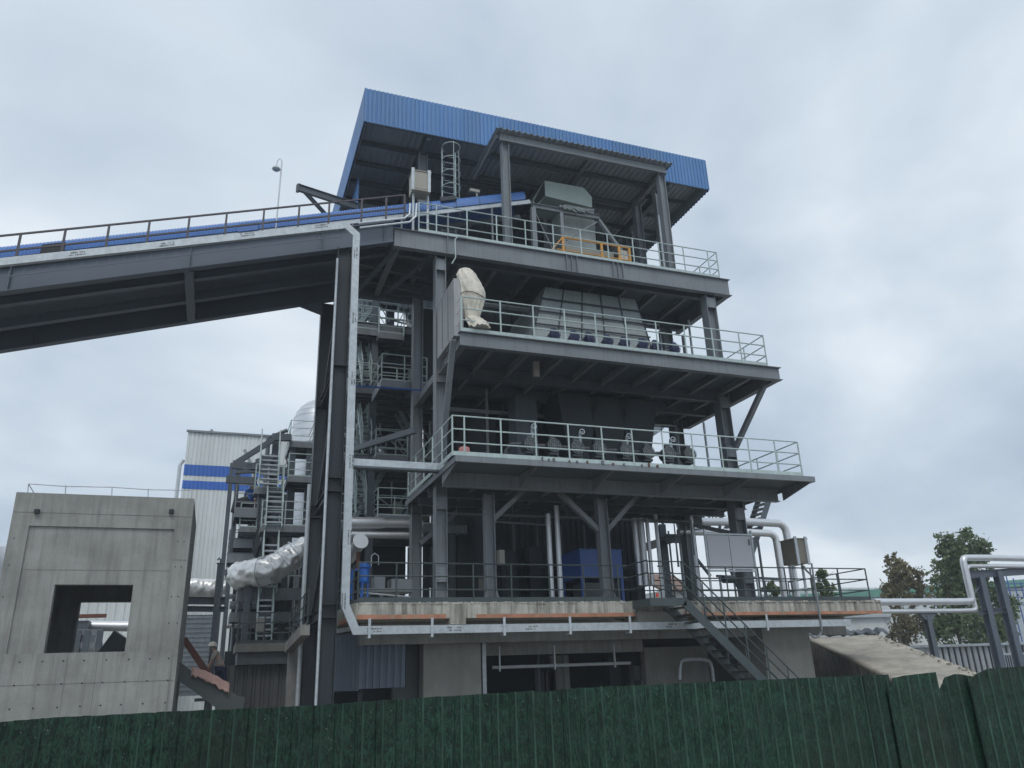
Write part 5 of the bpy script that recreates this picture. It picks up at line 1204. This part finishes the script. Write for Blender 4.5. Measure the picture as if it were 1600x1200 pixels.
for j in range(4):
    for i in range(n_+1):
        p = ta.lerp(tb, i/n_); vs.append((p.x+j*.1, p.y-.5+j*.35, p.z+.06+.22*noise.noise(Vector((i*.7, j*1.3, 2)))+(.16 if j in (1, 2) else 0)))
a.add(vs, [(j*(n_+1)+i, j*(n_+1)+i+1, (j+1)*(n_+1)+i+1, (j+1)*(n_+1)+i) for j in range(3) for i in range(n_)])
o = a.build('tarpaulin', STEEL_D, None, True); so_ = o.modifiers.new('s', 'SOLIDIFY'); so_.thickness = .03; tag(o, 'grey tarpaulin crumpled at the top of the ramp', 'tarpaulin')
# cable loops under cabinet
o = MB().tube(smooth([K(1256, 884, Y=21.65), K(1258, 890, Y=21.65), K(1270, 900, Y=21.65), K(1276, 930, Y=21.65), K(1283, 975, Y=21.65), K(1284, 990, Y=21.65), K(1274, 998, Y=21.65), K(1264, 990, Y=21.65)], 2), .035, 8).tube([K(1268, 880, Y=21.6), K(1284, 985, Y=21.6)], .03, 8).build('cable_conduit', STEEL, None, True)
tag(o, 'conduits dropping from the olive cabinet past the slab edge into a black loop', 'conduit')

# right shed
sh = thing('sheet_shed', (36, 33, 0), 'low white ribbed shed with a barred window at the right edge', 'shed')
A, B = K(1446, 1013, Y=32), K(1600, 1006, Y=32); X2 = B.x+8; Az = (A.z+B.z)/2
MB().corr((A.x, 32, 0), (1,0,0), (0,0,1), X2-A.x, Az, .4, -.05).build('wall', mat('shed_sheet', (.42,.44,.46), .6, var=.08, streak=.4), sh)
MB().box(A.x, X2, 32.05, 38, 0, Az-.02).build('shed_body', GALV, sh)
MB().box(A.x-.1, X2, 31.8, 38.1, Az, Az+.12).build('roof_trim', GALV, sh)
wA, wB = K(1560, 1024, Y=31.9), K(1612, 1045, Y=31.9); wf = MB().box(wA.x-.1, wB.x, 31.86, 31.94, wB.z, wA.z+.1).build('window', GALV, sh)
MB().box(wA.x, wB.x-.1, 31.84, 31.858, wB.z, wA.z).build('pane', GLASS, wf)
a = MB(); x = wA.x+.12
while x < wB.x-.1: a.box(x-.015, x+.015, 31.8, 31.83, wB.z, wA.z); x += .16
a.build('window_bar', GALV, wf)
# green roofed factory
gf = thing('green_roof_factory', (50, 60, 0), 'distant pale factory with a green roof edge behind the trees', 'building')
A, B = K(1362, 922, Y=62), K(1490, 903, Y=62)
MB().box(A.x-8, B.x+14, 62, 75, 0, B.z-1).build('wall', SIDING, gf)
MB().prism([(A.x-10, 61.5, A.z-1.2), (B.x+14, 61.5, B.z-.6), (B.x+14, 61.5, B.z+.1), (A.x-10, 61.5, A.z-.5)], (0, 14, 0)).build('roof', ROOFT, gf)
wA, wB = K(1461, 920, Y=61.9), K(1477, 934, Y=61.9); wf = MB().box(wA.x, wB.x, 61.85, 62, wB.z, wA.z).build('window', GALV, gf)
MB().box(wA.x+.1, wB.x-.1, 61.8, 61.84, wB.z+.1, wA.z-.1).build('pane', GLASS, wf)
wt = thing('low_white_house', (34, 45, 0), 'low white house below the pipes left of the shed', 'building')
A, B = K(1350, 965, Y=46), K(1398, 1000, Y=46); MB().box(A.x-2, B.x, 46, 50, 0, A.z).build('wall', SIDING, wt); MB().box(A.x-2.3, B.x+.3, 45.7, 50.3, A.z, A.z+.2).build('roof', GALV, wt)
# pipe rack
pr = thing('pipe_rack', (37, 30, 0), 'dark steel pipe rack frame carrying silver pipes at the right edge', 'pipe rack')
YR = 29.0
for (x0_, y0_, x1_, y1_, w_) in ((1514, 898, 1640, 890, .35), (1529, 957, 1570, 953, .22)): MB().ibeam(K(x0_, y0_, Y=YR), K(x1_, y1_, Y=YR), .25, w_).build('beam', GIRD, pr)
for px, py in ((1558, 893), (1530, 900), (1612, 890)):
    A = K(px, py, Y=YR); MB().ibeam((A.x, YR, 0), (A.x, YR, A.z), .34, .34, up=(0,1,0)).build('column', GIRD, pr)
MB().bar(K(1520, 930, Y=YR), K(1552, 890, Y=YR), .04, .04).build('brace', GIRD, pr)
ph = thing('pipe_stanchion', K(1450, 1010, Y=YR), 'dark T-headed stanchion holding up the silver pipes', 'stanchion')
A = K(1448, 962, Y=YR); MB().ibeam((A.x, YR, 0), (A.x, YR, A.z), .26, .26, up=(0,1,0)).build('post', STEEL_D, ph)
MB().prism([(A.x-.5, YR-.1, A.z+.1), (A.x+.5, YR-.1, A.z+.1), (A.x+.2, YR-.1, A.z-.2), (A.x-.2, YR-.1, A.z-.2)], (0, .2, 0)).box(A.x-.5, A.x+.5, YR-.15, YR+.15, A.z+.1, A.z+.2).build('head', STEEL_D, ph)
for pts, r_, lab in (([(1366, 942), (1440, 942), (1512, 940), (1519, 938), (1517, 930), (1504, 880), (1503, 873), (1510, 871), (1640, 873)], .155, 'thicker silver pipe that steps up at the pipe rack'),
                     ([(1366, 958), (1440, 957), (1518, 954), (1525, 952), (1523, 945), (1512, 893), (1511, 886), (1518, 884), (1640, 886)], .1, 'thinner silver pipe below, stepping up at the pipe rack')):
    P_ = [K(x, y, Y=YR-.1) for x, y in pts]
    P_[5].x = P_[4].x; P_[0].z = P_[1].z = P_[2].z; P_[8].z = P_[7].z
    P_[6].x = P_[5].x+.05; P_[6].z = P_[7].z-.08
    o = MB().tube(smooth(P_, 1), r_, 14).build('insulated_pipe', SILVERS, None, True); tag(o, lab, 'pipe')
sc_ = thing('blue_scaffold', K(1590, 950, Y=50), 'blue tubular scaffold far behind the pipe rack', 'scaffold')
a = MB()
for px in (1572, 1582, 1592, 1604): A = K(px, 900, Y=50); a.tube([(A.x, 50, 0), (A.x, 50, A.z+random.uniform(-.6, .3))], .05, 5)
a.build('upright', MBLUE, sc_); a = MB()
for py in (912, 922, 933, 945): a.tube([K(1568, py, Y=50), K(1610, py, Y=50)], .04, 5)
a.build('ledger', MBLUE, sc_)
o = MB().box(K(1570, 950, Y=52).x, K(1640, 950, Y=52).x, 52, 56, 0, K(1600, 925, Y=52).z).build('white_tank_block', GALV); tag(o, 'pale ribbed block behind the blue scaffold', 'building')

# ------------------------------------------------------------------ trees
def tree(base, H_, blobs, leafm, label, nleaf=2600, group=None, seed=1, ls=.13, trunk_r=.12):
    rs_ = random.Random(seed); t = thing('tree', base, label, 'tree', group)
    base = Vector(base); tr = MB(); top = base+Vector((rs_.uniform(-.2,.2), 0, H_*.72))
    tr.tube([base, base.lerp(top, .4)+Vector((.06,0,0)), base.lerp(top, .75)+Vector((-.05,.05,0)), top], [trunk_r, trunk_r*.8, trunk_r*.5, trunk_r*.2], 8)
    for (cx_, cy_, cz_, r_) in blobs:
        c = base+Vector((cx_, cy_, cz_)); st_ = base.lerp(top, min(.9, max(.25, (cz_-r_)/(H_*.72)*.8)))
        tr.tube([st_, st_.lerp(c, .5)+Vector((0,0,-.08)), c], [trunk_r*.45, trunk_r*.28, trunk_r*.1], 6)
        for k in range(4):
            e = c+Vector((rs_.uniform(-1,1), rs_.uniform(-1,1), rs_.uniform(-.2,1.1)))*r_*.95; tr.tube([c, e], [trunk_r*.12, .008], 4)
    tr.build('trunk', BARK, t)
    a = MB(); tot = sum(b[3]**2 for b in blobs)
    for (cx_, cy_, cz_, r_) in blobs:
        c = base+Vector((cx_, cy_, cz_)); n_ = int(nleaf*r_*r_/tot); cl = [Vector((rs_.gauss(0,1), rs_.gauss(0,1), rs_.gauss(0,1))).normalized()*r_*rs_.uniform(.35, 1.0) for _ in range(max(4, n_//26))]
        for k in range(n_):
            q_ = c+rs_.choice(cl)+Vector((rs_.gauss(0,1), rs_.gauss(0,1), rs_.gauss(0,1)))*r_*.15
            u = Vector((rs_.gauss(0,1), rs_.gauss(0,1), rs_.gauss(0,1))).normalized(); v = u.cross(Vector((rs_.gauss(0,1), rs_.gauss(0,1), rs_.gauss(0,1)))).normalized(); l_ = ls*rs_.uniform(.6, 1.3)
            a.add([q_-u*l_, q_+v*l_*.55, q_+u*l_, q_-v*l_*.55], [(0,1,2,3)])
    a.build('crown', leafm, t); return t
def ptree(px, pyb, Y, blobs_px, *a, **k):
    base = K(px, 1010, Y=Y); base.z = 0; sc = None; bl = []
    for x, y, rpx in blobs_px:
        c = K(x, y, Y=Y); r_ = (K(x+rpx, y, Y=Y)-c).length*.93; bl.append((c.x-base.x, random.uniform(-.4, .4), c.z, r_))
    H_ = max(b[2]+b[3] for b in bl); return tree(tuple(base), H_, bl, *a, **k)
ptree(1408, 1010, 38, [(1398, 872, 9), (1392, 892, 15), (1410, 888, 12), (1405, 912, 22), (1425, 905, 14), (1388, 925, 14), (1430, 928, 17), (1400, 935, 20), (1425, 975, 22), (1400, 970, 14), (1415, 995, 20)], LEAFB, 'sparse browning tree right of the slab railing', nleaf=5200, seed=3, ls=.12)
ptree(1500, 1010, 37, [(1480, 858, 18), (1500, 850, 18), (1525, 862, 17), (1540, 868, 10), (1475, 880, 17), (1500, 885, 24), (1525, 890, 20), (1490, 915, 26), (1515, 925, 26), (1545, 930, 18), (1560, 945, 18), (1480, 980, 26), (1510, 985, 26), (1545, 985, 24), (1575, 950, 14), (1460, 990, 16)], LEAFG, 'fuller green tree behind the silver pipes', nleaf=12500, seed=5, ls=.14)
ptree(1284, 1010, 32, [(1282, 905, 12), (1288, 920, 14), (1276, 925, 12), (1298, 928, 9)], LEAFG, 'small green tree showing behind the right slab railing', nleaf=900, seed=8, ls=.1)
ptree(1208, 1010, 32, [(1206, 915, 10), (1214, 924, 10), (1200, 926, 8)], LEAFG, 'small shrubby tree between the white board and the olive cabinet', nleaf=600, seed=9, ls=.1)

# under the slab, left: hanging ribbed sheets
hg = thing('ribbed_screen', K(590, 1080, Y=23.6), 'slate blue ribbed sheet screen under the left end of the slab', 'screen')
A, B = K(562, 1010, Y=23.4), K(634, 1082, Y=23.4); MB().corr((A.x, 23.4, 1.55), (1,0,0), (0,0,1), B.x-A.x, 1.62, .2, -.04, th=.003).build('screen_sheet', NAVYS, hg)
A = K(524, 1010, Y=24.6); B = K(563, 1010, Y=23.45); MB().corr((A.x, 24.6, 1.5), (B.x-A.x, 23.45-24.6, 0), (0,0,1), math.hypot(B.x-A.x, 1.15), 1.55, .2, .02, th=.003).build('screen_sheet', GIRD, hg)
MB().bar((A.x, 24.6, 3.15), (B.x, 23.5, 3.2), .1, .12).bar((B.x, 23.42, 3.2), (K(634, 1010, Y=23.4).x, 23.42, 3.2), .06, .06).build('screen_rail', GALV, hg)
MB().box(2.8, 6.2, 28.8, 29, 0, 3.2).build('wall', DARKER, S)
a = MB()
rs = random.Random(4)
for k in range(9): x = rs.uniform(9.5, 15.5); s_ = rs.uniform(.2, .5); a.box(x, x+s_, 26.5, 27, .6, rs.uniform(1.7, 2.3))
tag(a.build('stored_parts', DARK), 'pile of dark stored machine parts in the opening under the slab', 'parts', kind='stuff')
o = MB().tube(smooth([K(1062, 1062, Y=24.5), K(1063, 1035, Y=24.5), K(1070, 1030, Y=24.5), K(1105, 1030, Y=24.5), K(1112, 1038, Y=24.5), K(1115, 1065, Y=24.5)], 1), .06, 8).build('bent_pipe', GALV, None, True); tag(o, 'inverted U shaped pale pipe under the stair', 'pipe')

# ------------------------------------------------------------------ people
def person(loc, H_, joints, label, rotz=0, shirt=SHIRT, trousers=JEANS, helmet=HELM):
    t = thing('person', loc, label, 'person'); L = Vector(loc); rm = Matrix.Rotation(rotz, 3, 'Z')
    J = {k: L+rm@Vector(v)*(H_/1.75) for k, v in joints.items()}
    def skin(name, verts, edges, rad, m_, root=0):
        me = bpy.data.meshes.new(name); o = bpy.data.objects.new(name, me); scene.collection.objects.link(o)
        me.from_pydata([v-L for v in verts], edges, []); me.materials.append(m_); o.parent = t
        md = o.modifiers.new('skin', 'SKIN'); md.use_smooth_shade = True
        for i, v in enumerate(me.skin_vertices[0].data): v.radius = rad[i] if isinstance(rad[i], tuple) else (rad[i], rad[i])
        me.skin_vertices[0].data[root].use_root = True
        ss = o.modifiers.new('sub', 'SUBSURF'); ss.levels = 1; ss.render_levels = 1
        return o
    n_ = ['hip','waist','chest','neck','head','shl','ell','hal','shr','elr','har','hpl','knl','anl','fol','hpr','knr','anr','for']
    V_ = [J[k] for k in n_]
    E_ = [(0,1),(1,2),(2,3),(3,4),(2,5),(5,6),(6,7),(2,8),(8,9),(9,10),(0,11),(11,12),(12,13),(13,14),(0,15),(15,16),(16,17),(17,18)]
    rd = [(.14,.11),(.13,.1),(.17,.12),.055,.095,.07,.05,.035,.07,.05,.035,.095,.065,.045,.04,.095,.065,.045,.04]
    body = skin('body', V_, E_, rd, SKIN)
    def grow(ks, es, rr, name, m_): return skin(name, [J[k] for k in ks], es, rr, m_)
    grow(['waist','chest','shl','ell','shr','elr','hip'], [(0,1),(1,2),(2,3),(1,4),(4,5),(0,6)], [(.16,.13),(.2,.15),.09,.07,.09,.07,(.165,.135)], 'shirt', shirt)
    grow(['hip','hpl','knl','anl','hpr','knr','anr'], [(0,1),(1,2),(2,3),(0,4),(4,5),(5,6)], [(.16,.13),.115,.085,.07,.115,.085,.07], 'trousers', trousers)
    hd = J['head']; hm = MB()
    hm.tube([hd+Vector((0,0,.02)), hd+Vector((0,0,.03)), hd+Vector((0,0,.09)), hd+Vector((0,0,.14)), hd+Vector((0,0,.165))], [.165, .135, .125, .09, .02], 16)
    hm.build('helmet', helmet, t, True)
    for s_ in (-1, 1):
        hs_ = J['hal' if s_ < 0 else 'har']; el_ = J['ell' if s_ < 0 else 'elr']; d_ = (hs_-el_).normalized(); sd_ = d_.cross(Vector((0,1,0))).normalized()
        a = MB(); a.tube([hs_, hs_+d_*.05, hs_+d_*.09], [.028, .04, .034], 8)
        for k in range(4): b_ = hs_+d_*.09+sd_*(k-1.5)*.019; a.tube([b_, b_+d_*(.04+.01*(k in (1, 2))), b_+d_*.065+Vector((0,.02,-.01))], [.009, .009, .007], 5)
        b_ = hs_+d_*.03+sd_*.04; a.tube([b_, b_+d_*.04+sd_*.02], [.01, .008], 5)
        a.build('hand', SKIN, t, True)
    return t
stand = dict(hip=(0,0,.95), waist=(0,0,1.1), chest=(0,0,1.33), neck=(0,0,1.5), head=(0,-.02,1.63), shl=(-.18,0,1.42), ell=(-.24,.0,1.14), hal=(-.2,-.12,.92), shr=(.18,0,1.42), elr=(.25,0,1.14), har=(.2,-.14,.92), hpl=(-.09,0,.88), knl=(-.1,-.02,.48), anl=(-.1,.03,.08), fol=(-.1,-.12,.04), hpr=(.09,0,.88), knr=(.1,-.02,.48), anr=(.1,.03,.08))
stand['for'] = (.1,-.12,.04)
lean = dict(stand); lean.update(waist=(-.04,0,1.1), chest=(-.16,0,1.3), neck=(-.24,0,1.45), head=(-.31,0,1.57), shl=(-.2,-.16,1.38), ell=(-.3,-.2,1.1), hal=(-.36,-.1,.88), shr=(-.14,.17,1.38), elr=(-.28,.2,1.12), har=(-.4,.12,.92), knr=(.16,0,.5), anr=(.3,.02,.12), knl=(-.04,0,.48))
lean['for'] = (.2,.02,.06); lean['fol'] = (-.18,.0,.04); lean['anl'] = (-.02,.02,.08)
hp = K(333, 1006, Y=29)
person((hp.x+.3, 29, hp.z-1.66), 1.75, lean, 'worker in a cream helmet and grey work shirt leaning over beside the pink cloth')
o = MB().box(hp.x-.4, hp.x+1.1, 28.6, 29.5, hp.z-1.75, hp.z-1.66).tube([(hp.x, 28.8, 0), (hp.x, 28.8, hp.z-1.75)], .05, 6).tube([(hp.x+.9, 28.8, 0), (hp.x+.9, 28.8, hp.z-1.75)], .05, 6).build('work_stand', STEEL_D); tag(o, 'low steel work stand under the leaning worker', 'stand')
hp = K(393, 757, Y=36.4); zl = K(367, 797, Y=AY).z
person((hp.x, 36.4, hp.z-1.7), 1.75, stand, 'worker in a helmet and blue clothes half hidden behind the upper mint stair', shirt=TBLUE)
A = K(383, 793, Y=35.6)
o = MB().tube([(A.x-.5, 35.6, zl), (A.x-.3, 35.6, zl+.35), (A.x, 35.6, zl+.5), (A.x+.3, 35.6, zl+.3)], [.1, .3, .25, .1], 10).build('tool_bag', DARKER, None, True); tag(o, 'black bag lying on the landing beside the blue-clothed worker', 'bag')
# ================================================================== AIR
hz_ = MB().box(-410, 510, -160, 710, -1.0, 27).build('haze', None)
hm_ = bpy.data.materials.new('pale_air'); hm_.use_nodes = True; t_ = hm_.node_tree; t_.nodes.clear()
ho = N(t_, 'ShaderNodeOutputMaterial'); hv = N(t_, 'ShaderNodeVolumePrincipled'); hv.inputs['Color'].default_value = (.86, .93, 1, 1); hv.inputs['Density'].default_value = 0.0013
t_.links.new(hv.outputs[0], ho.inputs['Volume']); hz_.data.materials.clear(); hz_.data.materials.append(hm_); tag(hz_, kind='stuff')
tag(hz_, 'thin pale haze over the whole yard', 'haze')

# ------------------------------------------------------------------ hanging service lines under the decks
rsv = random.Random(21)
for k, (x0, x1, y, z, n_, m_) in enumerate(((7.0, 15.8, 24.9, 14.75, 3, GALV), (6.6, 16.4, 25.4, 10.7, 3, GALV), (6.6, 15.9, 24.4, 6.75, 2, STEEL))):
    sv = thing('service_line', (x0, y, z), ('bundle of thin pipes slung under the top deck', 'bundle of thin pipes slung under the second deck', 'pair of grey pipes slung under the third deck')[k], 'pipes')
    for i in range(n_): MB().tube([(x0, y+i*.16, z+.02*i), (x1-i*.6, y+i*.16, z+.02*i), (x1-i*.6, y+i*.16, z-1.2-.4*i)], .03+.008*i, 6).build('pipe_run', m_, sv)
    for i in range(5): x = x0+.5+(x1-x0-1.5)*i/4; MB().box(x-.015, x+.015, y-.05, y+n_*.16, z-.06, z-.04).box(x-.01, x+.01, y-.04, y-.02, z-.06, z+.3).build('pipe_hanger', STEEL, sv)
# uprights behind the second and third deck rails
for k, (px, Y, z0, z1, r_, m_, lab) in enumerate(((1103, 25.4, L3Z, L2Z-.4, .05, GALV, 'thin bright upright pipe left of the right column on the third deck'), (1078, 25.0, L2Z, 15.2, .05, GALV, 'bright upright pipe right of the hopper'), (1067, 26.4, L2Z, 15.2, .09, STEEL, 'grey upright pipe beside the bright one right of the hopper'),
      (762, 24.2, L3Z, L2Z-.3, .05, STEEL, 'thin grey upright pipe left on the third deck'), (1137, 23.6, 7.5, 15.2, .035, GALV, 'thin conduit running up beside the right front column'))):
    x = K(px, 690 if z0 < 9 else 520, Y=Y).x
    o = MB().tube([(x, Y, z0), (x, Y, z1)], r_, 8).build('upright_pipe', m_); tag(o, lab, 'pipe')
# duct piece glimpsed behind the fans
A, B = K(1003, 668, Y=27.5), K(1035, 690, Y=27.5)
o = MB().prism([A, K(1040, 666, Y=27.5), K(1035, 672, Y=27.5), K(1008, 690, Y=27.5)], (0, .6, 0)).build('duct_end', GALV); tag(o, 'pale slanting duct end in the bright gap behind the round fans', 'duct')
for (x0, y0, x1, y1) in ((1010, 690, 1040, 680), (1015, 682, 1050, 706)):
    pass
# cables on the left background tower and stacked plant
for i in range(16):
    rr_ = random.Random(i*7+3); px = rr_.uniform(362, 470); py = rr_.uniform(880, 1000)
    A = K(px, py, Y=37.5+rr_.random()); w_ = rr_.uniform(.3, 1.1); h_ = rr_.uniform(.15, .6)
    if i % 3: MB().box(A.x-w_/2, A.x+w_/2, A.y, A.y+.4, A.z-h_/2, A.z+h_/2).build('plant_box', (STEEL, STEEL_D, GALV, DARK)[i % 4], SA)
    else: MB().tube([(A.x-w_, A.y, A.z), (A.x+w_, A.y, A.z)], h_*.4, 12).build('plant_pipe', SILVERS, SA, True)

# clamps and rust spots along the toe board of deck three
for px in (848, 858, 866, 890, 902, 918, 942, 958, 975, 1003, 1014, 1027):
    p = K(px, 724, Y=L3Y); w_ = rsv.uniform(.02, .06)
    MB().box(p.x-w_/2, p.x+w_/2, L3Y-.03, L3Y+.04, L3Z-.02, L3Z+rsv.uniform(.04, .12)).build('toe_clamp', BROWNB if rsv.random() < .5 else BLACKM, b3)

# denser plant on the rear stair tower: pipes, vessels, valves and extra guard rails on each deck
for lv, z in enumerate((7.3, 9.9, 12.6, 15.5)):
    for i in range(7):
        rr_ = random.Random(lv*31+i); x = 4.3+i*.62+rr_.uniform(-.15, .15); y = 32.2+rr_.uniform(-.8, .9); k = rr_.randrange(4)
        if k == 0: MB().tube([(x, y, z), (x, y, z+2.3)], rr_.uniform(.05, .12), 8).build('riser_pipe', (GALV, STEEL, MINT)[i % 3], S2)
        elif k == 1: MB().tube([(x, y, z+.2), (x, y, z+.35), (x, y, z+1.1), (x, y, z+1.25)], [.1, .2, .2, .08], 12).build('small_vessel', SILVERS if i % 2 else GALV, S2, True)
        elif k == 2: MB().tube([(x-.4, y, z+rr_.uniform(.5, 2)), (x+.5, y, z+rr_.uniform(.5, 2)), (x+.5, y, z+2.3)], .05, 8).build('branch_pipe', GALV, S2)
        else: MB().box(x-.18, x+.18, y, y+.2, z+.8, z+1.3).box(x-.02, x+.02, y, y+.06, z, z+.8).build('switch_box', BEIGE, S2)
    railing(S2, [(4.1, 29.6, z), (8.2, 29.6, z)], along((4.1, 29.6, z), (8.2, 29.6, z), 1.0), MINT, 1.1, toe=.1)
    for sx in (4.6, 6.6):
        a = Vector((sx, 31.2, z)); b = Vector((sx+1.5, 31.2, z+2.6))
        if lv % 2: a.x, b.x = b.x, a.x
        for y in (31.2, 31.9): MB().bar((a.x, y, a.z), (b.x, y, b.z), .03, .18).build('stringer', MINT, S2)
        for i in range(1, 11): p = a.lerp(b, i/11); MB().box(p.x-.12, p.x+.12, 31.22, 31.88, p.z-.04, p.z).build('tread', GALV, S2)
        MB().tube([a+Vector((0,0,1)), b+Vector((0,0,1))], .024, 6).tube([a+Vector((0,0,.5)), b+Vector((0,0,.5))], .018, 6).build('handrail', MINT, S2)
# the same kind of clutter right of the boiler on the slab and behind deck three
for i, (px, py0, py1, Y, r_, m_) in enumerate(((1046, 800, 920, 28.6, .06, GALV), (1054, 830, 925, 29.0, .04, STEEL), (1071, 835, 928, 27.6, .05, GALV), (1128, 900, 930, 27.4, .05, GALV), (1150, 895, 930, 27.5, .04, STEEL), (1196, 840, 930, 27.0, .05, STEEL_D))):
    x = K(px, py1, Y=Y).x; MB().tube([(x, Y, SLZ), (x, Y, K(px, py0, Y=Y).z)], r_, 8).build('riser_pipe', m_, rb)
for (x0_, y0_, x1_, y1_) in ((1036, 790, 1060, 812), (1040, 812, 1062, 796), (1036, 812, 1036, 790), (1045, 775, 1082, 770)):
    MB().bar(K(x0_, y0_, Y=28.2), K(x1_, y1_, Y=28.2), .05, .05).build('lattice_bar', STEEL_D, rb)
# litter of gear in the recess under the slab
for i in range(14):
    rr_ = random.Random(i*11+5); x = rr_.uniform(4, 15.5); y = rr_.uniform(25.2, 27.5); h_ = rr_.uniform(1.3, 2.4)
    if 6.3 < x < 9 : continue
    if i % 2: MB().tube([(x, y, 0), (x, y, h_+.6)], rr_.uniform(.03, .08), 8).build('prop', STEEL_D, S)
    else: MB().box(x-.3, x+.4, y, y+.5, 0, h_).build('stored_cabinet', (DARK, STEEL_D, CONC)[i % 3], S)

# screws along the top of the hoarding sheets
for o_ in sheets[:-3]:
    xs_ = [v.co.x for v in o_.data.vertices]; x0, x1 = FT.location.x+min(xs_), FT.location.x+max(xs_)
    a = MB(); x = x0+.06
    while x < x1: a.tube([(x, FY-.006, ftop(pp, x)-.09), (x, FY+.004, ftop(pp, x)-.09)], .004, 6); x += .36
    a.build('screw_row', STEEL, o_)
